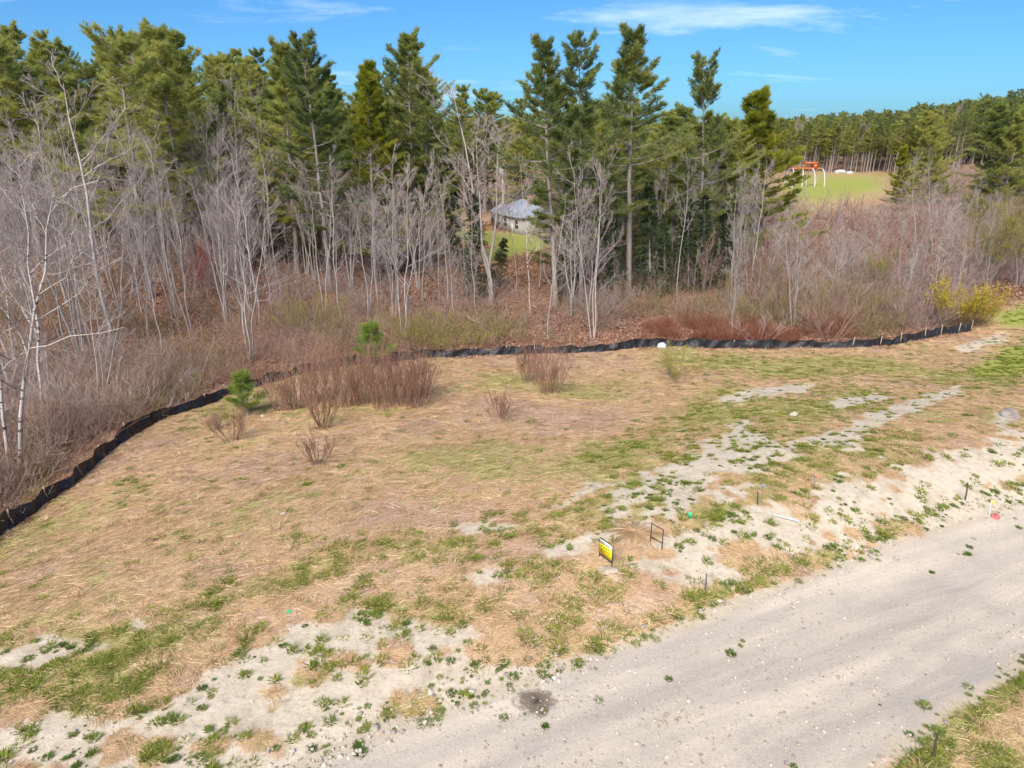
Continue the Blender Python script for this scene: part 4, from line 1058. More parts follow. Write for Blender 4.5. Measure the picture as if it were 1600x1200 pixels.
# green grass
x, y, s, g_, l_, b, ro = field_pts(70000)
nz = fbm(x, y, 1.1, 4, 23)
pr = np.clip(g_ * 1.0 + nz * .2 - .03, 0, 1) * np.clip(1.12 - s, .0, 1) + .03 + np.clip(l_ * 1.3, 0, 1)
pr *= (b < .5) | (l_ > .3); pr *= (ro < -.05)
k = r.uniform(size=x.size) < pr
x, y, l_ = x[k], y[k], l_[k]; sc = r.uniform(.3, .8, x.size)
scatter('green_grass', np.stack([x, y, surf_z(x, y)], 1), slope_rot(x, y, r.uniform(0, 6.28, x.size)), np.stack([sc * 1.3, sc * 1.3, sc * .8], 1), r.integers(0, 3, x.size),
        [('tuft', tuft(11)), ('tuft', tuft(12, 60, .16, .18)), ('tuft', tuft(13, 40, .2, .14))], 'fresh green grass tufts growing through the clearing', 'grass')
# low weeds dotted on the bare sand and beside the road
x, y, s, g_, l_, b, ro = field_pts(46000); X_, Y_, _ = project(x, y, ground_z(x, y)); sp_ = strokes(X_, Y_, STRIP)
nz = fbm(x, y, .8, 3, 29)
pr = np.clip(s * .12 + nz * .2 - .07, 0, 1) * (s > .3) + sp_ * .95 * (ro < .6) + (np.abs(ro + .25) < .5) * .22 + (np.abs(ro - .4) < .9) * .02 + np.clip(g_ - .7, 0, 1) * (s > .25) * 1.5
pr *= (b < 0)
k = r.uniform(size=x.size) < pr; x, y = x[k], y[k]; sc = .2 + .9 * r.uniform(0, 1, x.size) ** 2
scatter('weeds', np.stack([x, y, surf_z(x, y)], 1), slope_rot(x, y, r.uniform(0, 6.28, x.size)), np.stack([sc, sc, sc * .8], 1), r.integers(0, 2, x.size),
        [('weed', tuft(21, 170, .12, .09, M_WEED, .008, .9)), ('weed', tuft(22, 130, .08, .08, M_WEED, .008, .9))], 'small dark green weeds dotted over the pale sand', 'weeds')
# gravel
x, y, s, g_, l_, b, ro = field_pts(80000, 6, 34)
nz = fbm(x, y, .9, 3, 41)
pr = (ro > 0) * np.clip(.22 + nz * .6, .03, 1) + (np.abs(ro + .1) < .45) * .5 * np.clip(.5 + nz, 0, 1) + (s > .5) * (ro < 0) * .07
k = r.uniform(size=x.size) < pr; x, y, ro = x[k], y[k], ro[k]
sc = .009 + .034 * r.uniform(size=x.size) ** 4 + .025 * (np.abs(ro + .1) < .45) * r.uniform(size=x.size) ** 2
scatter('gravel', np.stack([x, y, surf_z(x, y) + sc * .3], 1), np.stack([r.normal(0, .3, x.size), r.normal(0, .3, x.size), r.uniform(0, 6.28, x.size)], 1), np.stack([sc, sc, sc], 1), r.integers(0, 6, x.size), STONES, 'loose pale gravel on the dirt road and its edge', 'gravel')
# leaf litter in the wood
x, y = sample(34000, None, (16., 120.)); b = beyond_fence(x, y); _, _, l_, X, Y = masks(x, y)
k = (b > -.2) & (l_ < .4) & (X > -150) & (X < 1750); x, y = x[k], y[k]; sc = r.uniform(.7, 1.4, x.size) * np.clip(y / 40, .8, 2.2)
scatter('leaf_litter', np.stack([x, y, ground_z(x, y)], 1), slope_rot(x, y, r.uniform(0, 6.28, x.size)), np.stack([sc, sc, sc], 1), r.integers(0, 3, x.size), [('leaf_patch', leaf_patch(1)), ('leaf_patch', leaf_patch(2)), ('leaf_patch', leaf_patch(3, 50))], 'fallen brown leaves covering the floor of the wood', 'leaves')
# undergrowth behind the fence
def join_parts(parts, name):
    ms = [m for _, m in parts]; g2 = bpy.data.meshes.new(name)
    import bmesh
    bm = bmesh.new()
    for i, m in enumerate(ms):
        n0 = len(bm.faces); bm.from_mesh(m); bm.faces.ensure_lookup_table()
        for f in bm.faces[n0:]: f.material_index = i
    bm.to_mesh(g2); bm.free()
    for m in ms: g2.materials.append(m.materials[0])
    return g2
BR = [('brush', join_parts(b_[0], 'brush')) for b_ in BRUSH]
x, y = sample(10500, None, (16., 190.)); b = beyond_fence(x, y); _, _, l_, X, Y = masks(x, y)
nz = fbm(x, y, .22, 3, 51)
pr = np.clip(.8 + nz * .5, 0, 1) * (b > 1.2) * (l_ < .3) * np.where(b < 16, 1, .4) * np.where((X > 1150), 1.7, 1) * np.where((y > 110) & (X < 1150), 0, 1)
pr *= np.where((X > 985) & (X < 1345) & (b < 5.5), .18, 1.); pr *= ~((X > 1520) & (Y > 455)) & ~((X > 690) & (X < 880) & (Y < 400)) & ~((X > 1190) & (X < 1400) & (Y < 335))
k = (r.uniform(size=x.size) < pr) & (X > -150) & (X < 1750); x, y, X = x[k], y[k], X[k]
hue = fbm(x, y, .12, 2, 53) + r.normal(0, .35, x.size)
ix = np.where(X > 1150, np.where(hue > -.1, 3, np.where(hue > -.5, 0, 2)), np.where(hue > .35, 1, np.where(hue > -.3, 0, 2)))
sc = r.uniform(.3, .95, x.size) * np.where(X > 1150, 1.3, .9) * np.where(y > 100, 1.5, 1)
scatter('undergrowth', np.stack([x, y, ground_z(x, y)], 1), np.stack([r.normal(0, .1, x.size), r.normal(0, .1, x.size), r.uniform(0, 6.28, x.size)], 1), np.stack([sc, sc, sc], 1), ix, BR, 'tangled leafless undergrowth between the fence and the wood', 'brush')
# rusty red brush behind the right half of the fence
pp = []
for _ in range(620):
    px = r.uniform(1005, 1330); py = r.uniform(508, 538)
    p = hit(px, py)
    if beyond_fence(p[:1], p[1:2])[0] > 1.2 and r.uniform() < .5 + .8 * float(fbm(p[0], p[1], .7, 3, 81)): pp.append(p)
pp = np.array(pp); sc = r.uniform(.25, .6, len(pp)) * (1.15 + .8 * fbm(pp[:, 0], pp[:, 1], .5, 2, 82)).clip(.5, 1.7)
scatter('red_brush', pp, np.stack([0 * sc, 0 * sc, r.uniform(0, 6.28, len(pp))], 1), np.stack([sc, sc, sc], 1), np.zeros(len(pp), int), [('brush', join_parts(REDBR[0][0], 'red_brush'))], 'rusty red brush behind the right half of the silt fence', 'brush')
# far woods: one mass on the ridge and beyond
FARP = [('far_pine', join_parts(pine(400 + i, 18, .25, (.30, .22, .4)[i], (3.6, 4.2, 3.2)[i], .12, (None, M_PINE_D, None)[i], 0, per=5)[0], 'far_pine')) for i in range(3)] + [('far_tree', join_parts(bare_tree(410, 15, .12, 1, l1=14, l2=6, l3=5, t0=.3, ang=45, rat=.36, mt=M_TWIG_PU, min_r=.03)[0], 'far_tree'))]
yy = 130 * (650 / 130) ** r.uniform(0, 1, 12000); xx = r.uniform(-1, 1, 12000) * yy * .95
zz = ground_z(xx, yy); X, Y, f = project(xx, yy, zz)
keep = (Y < 266) & ~((X > 1180) & (X < 1420) & (yy < 225)) & ~((X > 1420) & (yy < 200)) & ~((X < 900) & (yy < 140))
xx, yy, zz = xx[keep], yy[keep], zz[keep]; sc = np.clip(r.normal(.76, .10, xx.size), .45, 1.0)
scatter('far_woods', np.stack([xx, yy, zz], 1), np.stack([0 * sc, 0 * sc, r.uniform(0, 6.28, xx.size)], 1), np.stack([sc * 1.2, sc * 1.2, sc], 1), np.where(r.uniform(size=xx.size) < .10, 3, r.integers(0, 3, xx.size)), FARP, 'far pine wood covering the ridge on the horizon', 'woods')

# ------------------------------------------------------------------ silt fence
M_FAB, N, L, P = mat_new('black_geotextile')
tc = N.new('ShaderNodeTexCoord')
n_ = node_noise(N, L, 2.2, 4, .6, tc.outputs['Object'])
L.new(mixc(N, L, rng_map(N, L, n_, .45, .75), (.012, .012, .014, 1), (.035, .036, .042, 1)), P.inputs['Base Color'])
P.inputs['Roughness'].default_value = .42
mpf = N.new('ShaderNodeMapping'); mpf.inputs['Scale'].default_value = (5, 5, 1.2); mpf.inputs['Rotation'].default_value = (.3, .5, 0); L.new(tc.outputs['Object'], mpf.inputs[0])
bpf = N.new('ShaderNodeBump'); bpf.inputs['Strength'].default_value = 1.; bpf.inputs['Distance'].default_value = .08
L.new(node_noise(N, L, 1.6, 3, .5, mpf.outputs[0], .8), bpf.inputs['Height']); L.new(bpf.outputs[0], P.inputs['Normal'])
M_STAKE = plain('weathered_stake', lin('#a89c8a'), .9, vary=.2, scale=9)
fl = resample(FENCE, 2400)
for _ in range(40): fl[1:-1] = (fl[:-2] + 2 * fl[1:-1] + fl[2:]) / 4
fs = np.concatenate([[0], np.cumsum(np.linalg.norm(np.diff(fl, axis=0), axis=1))])
r = np.random.default_rng(9)
cuts = [0.]
while cuts[-1] < fs[-1] - 1.2: cuts.append(cuts[-1] + r.uniform(1.7, 2.7))
cuts[-1] = fs[-1]
f0 = np.array([fl[0, 0], fl[0, 1], gz(*fl[0])])
fence = empty('silt_fence', f0); tag(fence, 'long sagging black fabric silt fence on stakes along the wood edge', 'fence')
def fpos(sv): return np.stack([np.interp(sv, fs, fl[:, 0]), np.interp(sv, fs, fl[:, 1])], -1)
hs = [r.uniform(.58, .74) for _ in cuts]
for i in range(len(cuts) - 1):
    nu, nv = 22, 9
    u = np.linspace(0, 1, nu); v = np.linspace(0, 1, nv)
    sv = cuts[i] + (cuts[i + 1] - cuts[i]) * u
    c2 = fpos(sv); tn = norm(fpos(sv + .05) - fpos(sv - .05)); nm = np.stack([tn[:, 1], -tn[:, 0]], 1)     # towards the field
    sag = r.uniform(.04, .24)
    top = hs[i] * (1 - u) + hs[i + 1] * u - sag * 4 * u * (1 - u) * (1 + .25 * np.sin(u * 9 + i))
    U, Vv = np.meshgrid(u, v, indexing='ij')
    a1, a2, p1, p2 = r.uniform(5, 9), r.uniform(11, 17), r.uniform(0, 6), r.uniform(0, 6)
    fold = .075 * np.sin(a1 * U + 3.0 * (1 - Vv) * (U - .5) * 3 + p1) * (1 - .5 * Vv) + .032 * np.sin(a2 * U - 4 * Vv + p2)
    belly = .10 * np.sin(np.pi * Vv) * np.sin(np.pi * U) * r.uniform(-.2, 1) + .16 * (1 - Vv) ** 2
    off = (fold * np.sin(np.pi * np.clip(U, .02, .98)) ** .4 + belly)
    XY = c2[:, None] + nm[:, None] * off[..., None]
    Z = ground_z(XY[..., 0], XY[..., 1]) - .06 + Vv * (top[:, None] + .06)
    g = Geo(); idx = np.arange(nu * nv).reshape(nu, nv)
    g.add(np.concatenate([XY, Z[..., None]], -1) - f0, np.stack([idx[:-1, :-1], idx[1:, :-1], idx[1:, 1:], idx[:-1, 1:]], -1).reshape(-1, 4))
    add_obj('fabric_panel', g.mesh('fabric_panel', M_FAB, True), fence)
g = Geo(); g.box((-.018, -.018, -.3), (.018, .018, 1.0)); stake_me = g.mesh('stake', M_STAKE)
for i, cv in enumerate(cuts):
    c2 = fpos(np.array([cv]))[0]; tn = norm(fpos(np.array([cv + .05])) - fpos(np.array([cv - .05])))[0]; nm = np.array([tn[1], -tn[0]])
    X = float(project(c2[0], c2[1], gz(*c2))[0])
    q = c2 + nm * (.07 if X > 1270 else -.05)
    o = add_obj('stake', stake_me, fence, (q[0] - f0[0], q[1] - f0[1], gz(*q) - f0[2]))
    o.scale = (1.3, 1.3, (hs[i] + (r.uniform(.1, .25) if X > 1270 else r.uniform(-.02, .08))))
    o.rotation_euler = (r.normal(0, .07), r.normal(0, .07), r.uniform(0, 1))

# ------------------------------------------------------------------ signs, stakes and litter of the clearing
M_BLK = plain('black_metal', (.02, .02, .022, 1), .45, .6)
M_YEL = plain('yellow_panel', lin('#f2de12'), .45, 0, .03)
M_WHT = plain('white_panel', lin('#eceaf0'), .5, 0, .03)
M_INK = plain('dark_print', lin('#4d4408'), .6, 0, .05)
M_RINK = plain('red_print', lin('#c2701c'), .6, 0, .05)
M_GINK = plain('grey_print', lin('#9a9aa8'), .6, 0, .05)
def frame_parts(e, w, h, leg):
    for sx in (-1, 1):
        g = Geo(); g.box((sx * w / 2 - .010, -.010, -.25), (sx * w / 2 + .010, .010, h)); add_obj('upright', g.mesh('upright', M_BLK), e)
    for z in (h - .028, leg):
        g = Geo(); g.box((-w / 2 + .010, -.009, z), (w / 2 - .010, .009, z + .02)); add_obj('crossbar', g.mesh('crossbar', M_BLK), e)
p = hit(946, 879); sign_rz = math.atan2(-.43, .29)
sg = empty('yard_sign', p, sign_rz); tag(sg, 'yellow yard sign with white top strip in a black metal frame', 'sign')
frame_parts(sg, .62, .80, .16); sg.scale = (.76, .76, .76)
g = Geo(); g.box((-.295, -.020, .24), (.295, -.013, .62)); pan = add_obj('panel', g.mesh('panel', M_YEL), sg)
g = Geo(); g.box((-.295, -.020, .625), (.295, -.013, .77)); rid = add_obj('rider', g.mesh('rider', M_WHT), sg)
def print_row(parent, name, x0, x1, z0, h, mat, seed, fill=.75):
    r_ = np.random.default_rng(seed); g = Geo(); x = x0
    while x < x1 - .01:
        w = r_.uniform(.6, 1.6) * h; q = min(x + w, x1); dz = r_.uniform(0, .3) * h
        g.box((x, -.0225, z0 + dz), (q, -.0205, z0 + dz + h * r_.uniform(.5, .9)))
        x = q + h * r_.uniform(.2, .7)
    return add_obj(name, g.mesh(name, mat), parent)
print_row(pan, 'lettering', -.24, .25, .50, .075, M_INK, 1); print_row(pan, 'lettering', -.22, .22, .40, .055, M_INK, 2); print_row(pan, 'lettering', -.20, .16, .34, .03, M_RINK, 3); print_row(pan, 'lettering', -.22, .22, .275, .035, M_RINK, 4)
print_row(rid, 'lettering', -.2, .22, .68, .045, M_GINK, 5)
p = hit(1025, 852)
fr = empty('sign_frame', p, math.atan2(-.33, .27)); tag(fr, 'empty black metal sign frame right of the yellow sign', 'sign frame')
frame_parts(fr, .44, .66, .17); fr.scale = (.86, .86, .86)

def stick(name, base, top, label, mat, rad=.014, flag=None, flagmat=None, cat='stake', part='rod', cap=None):
    p = hit(*base); h = height_to(p, top[1]); f = p[1] * CP - (p[2] + h - CAM_Z) * SP; dx = (top[0] - 800) / FPX * f - p[0]
    e = empty(name, p); tag(e, label, cat)
    g = Geo(); g.tubes(np.array([[(0, 0, -.2), (dx * .5 + .004, .003, h * .5), (dx, 0, h)]]), np.array([[rad, rad * .95, rad * .85]]), 6); add_obj(part, g.mesh(part, mat), e)
    if flag:
        g = Geo(); w, hh = flag; xs = np.linspace(0, w, 6); V = []
        for x_ in xs:
            y_ = .02 * math.sin(x_ / w * 5); V += [(dx + x_, y_ - .004, h - hh - .1 * x_), (dx + x_, y_ - .004, h - .1 * x_), (dx + x_, y_ + .004, h - .1 * x_), (dx + x_, y_ + .004, h - hh - .1 * x_)]
        F = []
        for i in range(5):
            for a, b_ in ((0, 1), (1, 2), (2, 3), (3, 0)): F.append((i * 4 + a, i * 4 + b_, i * 4 + 4 + b_, i * 4 + 4 + a))
        F += [(0, 1, 2, 3), (20, 23, 22, 21)]
        g.add(V, F); add_obj('flag', g.mesh('flag', flagmat), e)
    return e
M_STEEL = plain('grey_steel', lin('#7f7d88'), .5, .5); M_RUST = plain('dark_rusty_steel', lin('#5d534c'), .7, .3); M_WOODG = plain('grey_wood', lin('#8f8678'), .9)
M_GRN = plain('green_plastic', lin('#22c982'), .5, 0, .05); M_PINK = plain('pink_tape', lin('#ef6d80'), .5, 0, .05); M_BLUE = plain('blue_tape', lin('#6f9fd0'), .5, 0, .05)
M_PALEY = plain('pale_yellow_tape', lin('#e6d468'), .6, 0, .05); M_REDB = plain('faded_red_plastic', lin('#cf6a68'), .6, 0, .08); M_WHITE = plain('white_plastic', lin('#e6e6ea'), .5, 0, .05)
stick('survey_stake', (1075, 812), (1075, 800), 'short stake with bright green flag on the sandy patch', M_WOODG, .014, (.10, .17), M_GRN)
stick('survey_stake', (1273, 760), (1273, 742), 'thin stake with pink flag above the sandy bank', M_WOODG, .012, (.07, .08), M_PINK)
stick('metal_post', (1184, 789), (1184, 768), 'short dark post left of the blue-flagged stake', M_RUST, .018, cat='post')
stick('survey_stake', (1190, 786), (1191, 757), 'thin stake with blue flag near the sandy bank', M_WOODG, .010, (.06, .10), M_BLUE)
stick('metal_post', (1102, 925), (1104, 897), 'grey metal post beside the road edge right of the yellow sign', M_STEEL, .020, cat='post')
stick('metal_post', (1509, 781), (1512, 754), 'leaning dark post at the top of the green road edge', M_RUST, .022, cat='post')
stick('metal_post', (1458, 1184), (1464, 1147), 'dark grey post in the lower right corner by the road', M_RUST, .018, cat='post')
stick('survey_stake', (1546, 806), (1549, 782), 'pale stake with yellow ribbon beside the red scrap', M_WHITE, .012, (.10, .12), M_PALEY)
def crumple(name, px, py, size, mat, label, cat, seed, flat=.6, stretch=(1, 1)):
    import bmesh
    r_ = np.random.default_rng(seed); bm = bmesh.new(); bmesh.ops.create_icosphere(bm, subdivisions=3, radius=1)
    ph = r_.uniform(0, 6, 6)
    for v in bm.verts:
        c = v.co; k = 1 + .22 * math.sin(c.x * 3.1 + ph[0]) * math.sin(c.y * 2.7 + ph[1]) + .14 * math.sin(c.z * 6 + c.x * 5 + ph[2]) + .07 * math.sin(c.y * 11 + ph[3] + c.x * 7)
        v.co = c * k; v.co.z *= flat; v.co.x *= stretch[0]; v.co.y *= stretch[1]
    bm.transform(__import__('mathutils').Matrix.Scale(size, 4))
    me = bpy.data.meshes.new(name); bm.to_mesh(me); bm.free(); me.materials.append(mat)
    p = hit(px, py); o = add_obj(name, me, None, (p[0], p[1], p[2] + size * flat * .6)); o.rotation_euler = (0, 0, r_.uniform(0, 6))
    return tag(o, label, cat)
crumple('plastic_scrap', 1555, 809, .12, M_REDB, 'faded red plastic scrap beside the pale stake on the right', 'litter', 1)
crumple('plastic_bag', 1034, 544, .32, M_WHITE, 'white bag lying against the silt fence', 'bag', 2, .75)
crumple('plastic_scrap', 452, 957, .075, M_GRN, 'green plastic lid lying in the left grass', 'litter', 3, .35)
crumple('paper_scrap', 442, 803, .06, M_WHITE, 'tiny white paper scrap in the straw field', 'litter', 4, .4)
crumple('boulder', 1240, 650, .17, M_STONE[0], 'single whitish stone on the green right side of the field', 'stone', 5, .6)
crumple('boulder', 1578, 650, .40, M_STONE[1], 'flat grey slab on the sand at the right edge', 'stone', 6, .25, (1.6, .8))
crumple('boulder', 952, 893, .20, M_STONE[2], 'tan stone lump just below the yellow sign', 'stone', 7, .35, (1.4, .8))
crumple('plastic_scrap', 410, 651, .07, M_WHITE, 'white scrap under the shrub right of the small pine', 'litter', 8, .6)
a_, b_ = hit(1207, 806), hit(1248, 817)
g = Geo(); g.tubes(np.array([[(0, 0, .05), tuple((b_ - a_) * .5 + [0, 0, .055]), tuple(b_ - a_ + [0, 0, .05])]]), np.full((1, 3), .026), 10)
tag(add_obj('plastic_pipe', g.mesh('plastic_pipe', plain('pale_grey_pipe', lin('#c9c8c6'), .5)), None, a_), 'pale pipe lying on the sand left of the bank', 'pipe')
# heap of grey dead stalks beside the empty frame
g = Geo(); n = 150; r = np.random.default_rng(4)
th = r.uniform(0, 6.28, n); l_ = r.uniform(.3, .95, n); s3 = np.linspace(0, 1, 4)
d = np.stack([np.cos(th), np.sin(th), r.uniform(.05, .4, n)], 1)
pt = d[:, None] * (l_[:, None] * s3)[..., None] - np.array([0, 0, 1]) * (l_[:, None] * .35 * s3 ** 2)[..., None] + np.array([0, 0, .05])
g.tubes(pt, np.full((n, 4), .007), 3, r.uniform(.2, 1, n))
tag(add_obj('dead_weed_heap', g.mesh('dead_weed_heap', M_STRAW), None, hit(992, 832)), 'heap of splayed dead stalks left of the empty sign frame', 'dead weeds')
# stones along the road edge
st = []
for i, t in enumerate(np.linspace(.20, .62, 46)):
    q = A_[int(t * 699)] + nrmA[int(t * 699)] * r.normal(-.15, .22); sc = r.uniform(.04, .095)
    o = add_obj('stone', STONES[i % 6][1], None, (q[0], q[1], gz(*q) + sc * .35)); o.scale = (sc, sc, sc); o.rotation_euler = (0, 0, r.uniform(0, 6))
    tag(o, 'x', 'stone', 'stones along the road edge'); st.append((float(project(q[0], q[1], gz(*q))[0]), o))
sector_labels(st, 'loose pale stone at road edge', [(700, 'left of the dark oil spot'), (946, 'between oil spot and yellow sign'), (1103, 'between yellow sign and grey post'), (9999, 'right of the grey post')])
# fallen logs
def log(px0, py0, px1, py1, rad, mat, label):
    a_, b_ = hit(px0, py0), hit(px1, py1); g = Geo(); s5 = np.linspace(0, 1, 6)[:, None]
    pt = (b_ - a_)[None] * s5 + np.array([0, 0, rad * .8]) + np.random.default_rng(3).normal(0, .03, (6, 3)); g.tubes(pt[None], (rad * np.linspace(1, .6, 6))[None], 8)
    q, qr = grow(np.random.default_rng(5), pt[None], (rad * np.linspace(1, .6, 6))[None], 6, 60, .16, 3, .2, .1); g.tubes(q, np.maximum(qr, .02), 4)
    tag(add_obj('fallen_log', g.mesh('fallen_log', mat), None, a_), label, 'log')
log(1266, 473, 1322, 488, .13, M_GREY, 'pale fallen log below the orange-brown snag')
log(532, 413, 600, 408, .16, M_BARK, 'dark fallen log on the red leaf slope')
log(1180, 500, 1238, 492, .08, M_GREY, 'thin fallen pole above the rusty red brush')
log(730, 496, 760, 512, .10, M_GREY, 'broken pale stump log behind the leafing green bush')

# ------------------------------------------------------------------ pale house behind the wood
M_SIDE, N, L, P = mat_new('pale_siding')
tc = N.new('ShaderNodeTexCoord'); sx_ = N.new('ShaderNodeSeparateXYZ'); L.new(tc.outputs['Object'], sx_.inputs[0])
fr_ = mth(N, L, 'FRACT', mth(N, L, 'MULTIPLY', sx_.outputs[2], 6.0))
L.new(mixc(N, L, node_noise(N, L, 3, 4, .6, tc.outputs['Object']), lin('#aeaaad'), lin('#c6c3c5')), P.inputs['Base Color'])
bp = N.new('ShaderNodeBump'); bp.inputs['Distance'].default_value = .03; L.new(fr_, bp.inputs['Height']); L.new(bp.outputs[0], P.inputs['Normal'])
M_ROOF = plain('grey_blue_shingles', lin('#9299a8'), .9, 0, .12, 4); M_TRIM = plain('white_trim', lin('#e8e8e8'), .6); M_GLASS = plain('dark_glass', (.03, .035, .045, 1), .08)
c1, c2 = hit(772, 357), hit(818, 369)
hx = norm((c2 - c1)[:2]); ang = math.atan2(hx[1], hx[0])
house = empty('house', (c1[0], c1[1], min(c1[2], c2[2]) - .1), ang); tag(house, 'small pale house with grey-blue hipped roof behind the bare trees', 'house')
LW, DW, EH, RH = 8.4, 5.8, 2.8, 5.0
g = Geo(); g.box((0, 0, -.4), (LW, DW, EH)); add_obj('wall', g.mesh('wall', M_SIDE), house)
g = Geo(); o_ = .45
g.add([(-o_, -o_, EH), (LW + o_, -o_, EH), (LW + o_, DW + o_, EH), (-o_, DW + o_, EH), (3.4, DW / 2, RH), (LW - 3.4, DW / 2, RH), (-o_, -o_, EH - .14), (LW + o_, -o_, EH - .14), (LW + o_, DW + o_, EH - .14), (-o_, DW + o_, EH - .14)],
      np.array([(0, 1, 5, 4), (2, 3, 4, 5), (6, 7, 1, 0), (7, 8, 2, 1), (8, 9, 3, 2), (9, 6, 0, 3), (9, 8, 7, 6)])); g.add([(LW + o_, -o_, EH), (LW + o_, DW + o_, EH), (LW - 3.4, DW / 2, RH), (-o_, DW + o_, EH), (-o_, -o_, EH), (3.4, DW / 2, RH)], np.array([(0, 1, 2), (3, 4, 5)]))
roof = add_obj('roof', g.mesh('roof', M_ROOF), house)
g = Geo(); g.box((5.4, 3.0, 4.2), (6.0, 3.6, 5.7)); add_obj('chimney', g.mesh('chimney', plain('brick_chimney', lin('#8d6a5e'), .9)), roof)
def window(x, z, w, h, face):
    g = Geo()
    if face == 0: g.box((x, -.06, z), (x + w, -.02, z + h))
    else: g.box((-.06, x, z), (-.02, x + w, z + h))
    f = add_obj('window', g.mesh('window', M_TRIM), house)
    for k_ in (0, 1):
        g = Geo(); a = .07 + k_ * (h / 2 - .02); hh = h / 2 - .12
        if face == 0: g.box((x + .07, -.072, z + a), (x + w - .07, -.062, z + a + hh))
        else: g.box((-.072, x + .07, z + a), (-.062, x + w - .07, z + a + hh))
        add_obj('pane', g.mesh('pane', M_GLASS), f)
for x in (1.2, 3.4, 6.8): window(x, 1.0, 1.0, 1.3, 0)
for x in (1.5, 4.6): window(x, 1.0, 1.0, 1.3, 1)
g = Geo(); g.box((5.2, -.07, 0), (6.15, -.02, 2.1)); dr = add_obj('door', g.mesh('door', plain('white_door', lin('#d8d4d0'), .5)), house)
g = Geo(); g.box((5.3, -.10, .95), (5.36, -.072, 1.05)); add_obj('handle', g.mesh('handle', M_STEEL), dr)
# porch wing with dark windows
wg = empty('porch', (0, 0, 0)); wg.parent = house
g = Geo(); g.box((-3.2, 1.2, -.4), (-.003, 5.2, 2.5)); add_obj('wall', g.mesh('porch_wall', M_SIDE), wg)
g = Geo(); g.add([(-3.5, .9, 2.5), (-.004, .9, 2.5), (-.004, 5.5, 2.5), (-3.5, 5.5, 2.5), (-3.5, 3.2, 3.7), (-.004, 3.2, 3.7)], np.array([(0, 1, 5, 4), (2, 3, 4, 5), (3, 2, 1, 0)])); g.add([(-3.5, .9, 2.5), (-3.5, 3.2, 3.7), (-3.5, 5.5, 2.5)], np.array([(0, 1, 2)]))
add_obj('roof', g.mesh('porch_roof', M_ROOF), wg)
for k_ in range(3):
    g = Geo(); g.box((-3.0 + k_ * .95, 1.13, .9), (-2.25 + k_ * .95, 1.18, 2.1)); add_obj('window', g.mesh('porch_window', M_GLASS), wg)
    g = Geo(); g.box((-3.26, 1.6 + k_ * 1.15, .9), (-3.21, 2.4 + k_ * 1.15, 2.1)); add_obj('window', g.mesh('porch_window', M_GLASS), wg)
# utility pole
p = hit(786, 345); h = height_to(p, 256)
up = empty('utility_pole', p); tag(up, 'pale utility pole with a grey box near its top, behind the house', 'pole')
g = Geo(); g.tubes(np.array([[(0, 0, -.5), (0, 0, h * .5), (0, 0, h)]]), np.array([[.17, .15, .12]]), 10); add_obj('pole', g.mesh('pole', plain('bleached_wood', lin('#c4c2c2'), .9)), up)
g = Geo(); g.tubes(np.array([[(-.35, -.1, h - 1.5), (-.35, -.1, h - 1.1), (-.35, -.1, h - .6)]]), np.array([[.24, .26, .24]]), 12); add_obj('transformer', g.mesh('transformer', plain('pale_grey_metal', lin('#c9d0d8'), .4, .3)), up)
g = Geo(); g.box((-.2, -.06, h - 1.2), (-.1, .0, h - .8)); add_obj('bracket', g.mesh('bracket', M_STEEL), up)
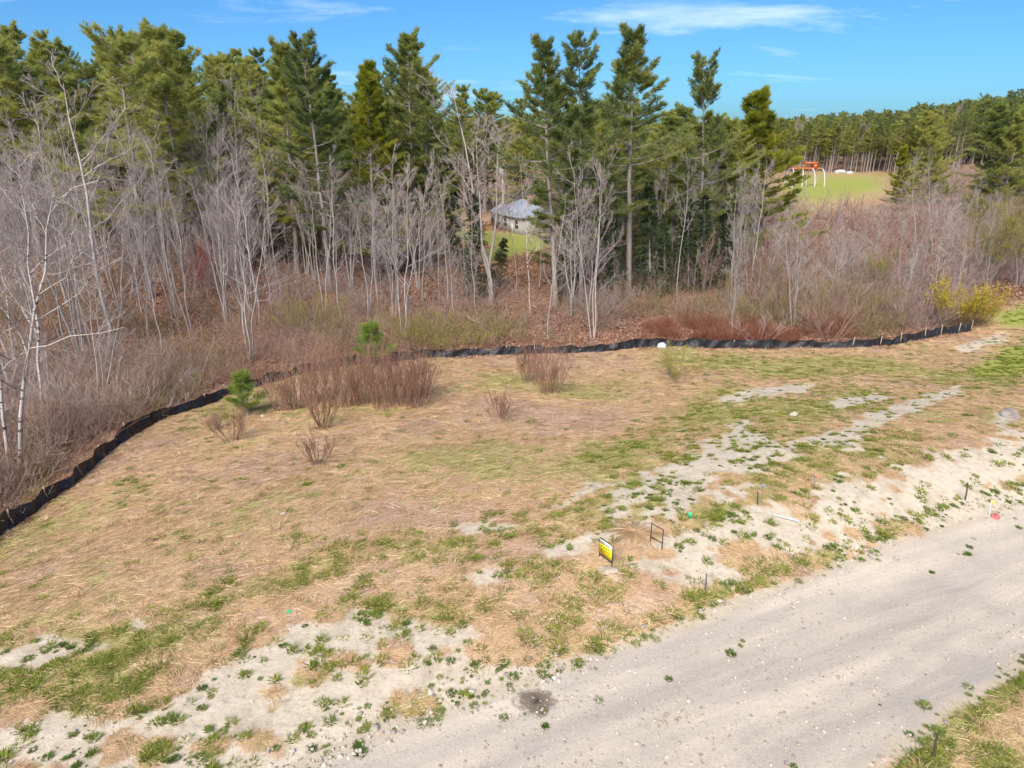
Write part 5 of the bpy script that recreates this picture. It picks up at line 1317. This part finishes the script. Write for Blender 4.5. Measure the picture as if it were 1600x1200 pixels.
# rail fence by the lawn
p = hit(676, 352); q = hit(712, 354); rf = empty('rail_fence', p); tag(rf, 'low weathered rail fence on the lawn left of the pale house', 'fence')
for k_ in range(4):
    c_ = (q - p) * k_ / 3; g = Geo(); g.box((c_[0] - .06, c_[1] - .06, c_[2] - .3), (c_[0] + .06, c_[1] + .06, c_[2] + 1.1)); add_obj('post', g.mesh('post', M_WOODG), rf)
for z in (.45, .9):
    g = Geo(); g.tubes(np.array([[(0, -.1, z), tuple((q - p) / 2 + [0, -.1, z]), tuple(q - p + [0, -.1, z])]]), np.full((1, 3), .05), 6); add_obj('rail', g.mesh('rail', M_WOODG), rf)
# playground frame in the far meadow
p = hit(1256, 291); hp = height_to(p, 263); pxm = 1067 / (p[1] * CP)
pg = empty('playground_frame', p); tag(pg, 'white arched playground frame with orange top in the far meadow', 'playground')
M_PW = plain('white_painted_tube', lin('#e2e0e2'), .4); M_OR = plain('orange_plastic', lin('#d9703a'), .6, 0, .08)
xs = [(-23 + k_ * 15.3) / pxm for k_ in range(4)]; al = np.linspace(0, 1, 9)
for x in xs:
    for sy in (-1, 1):
        pt = np.stack([x + (0.35 * np.sign(x)) * (1 - al ** 1.6), sy * (2.2 * np.cos(al * np.pi / 2) ** .8 + .35), hp * np.sin(al * np.pi / 2)], 1); pt[0, 2] = -.2
        g = Geo(); g.tubes(pt[None], np.full((1, 9), .09), 8); add_obj('arched_leg', g.mesh('arched_leg', M_PW), pg)
for sy in (-.36, .36):
    g = Geo(); g.tubes(np.array([[(xs[0], sy, hp), (0, sy, hp), (xs[-1], sy, hp)]]), np.full((1, 3), .16), 8); add_obj('top_beam', g.mesh('top_beam', M_OR), pg)
x0, x1 = -2 / pxm, 14 / pxm
for a in (x0, x1 - .12):
    for sy in (-.5, .5): g = Geo(); g.box((a, sy - .07, hp + .1), (a + .14, sy + .07, hp + 1.1)); add_obj('canopy_post', g.mesh('canopy_post', M_OR), pg)
g = Geo(); g.box((x0 - .2, -.8, hp + 1.1), (x1 + .3, .8, hp + 1.45)); add_obj('canopy', g.mesh('canopy', M_OR), pg)
g = Geo(); g.box((x1 - .6, -.7, hp + .1), (x1 + .2, .45, hp + 1.08)); add_obj('side_panel', g.mesh('side_panel', M_OR), pg)
crumple('covered_stack', 1313, 270, 1.1, M_WHITE, 'larger white covered stack before the far meadow wood', 'stack', 11, .5, (1.6, 1))
crumple('covered_stack', 1327, 271, .9, M_WHITE, 'smaller white covered stack before the far meadow wood', 'stack', 12, .45, (1.7, 1))
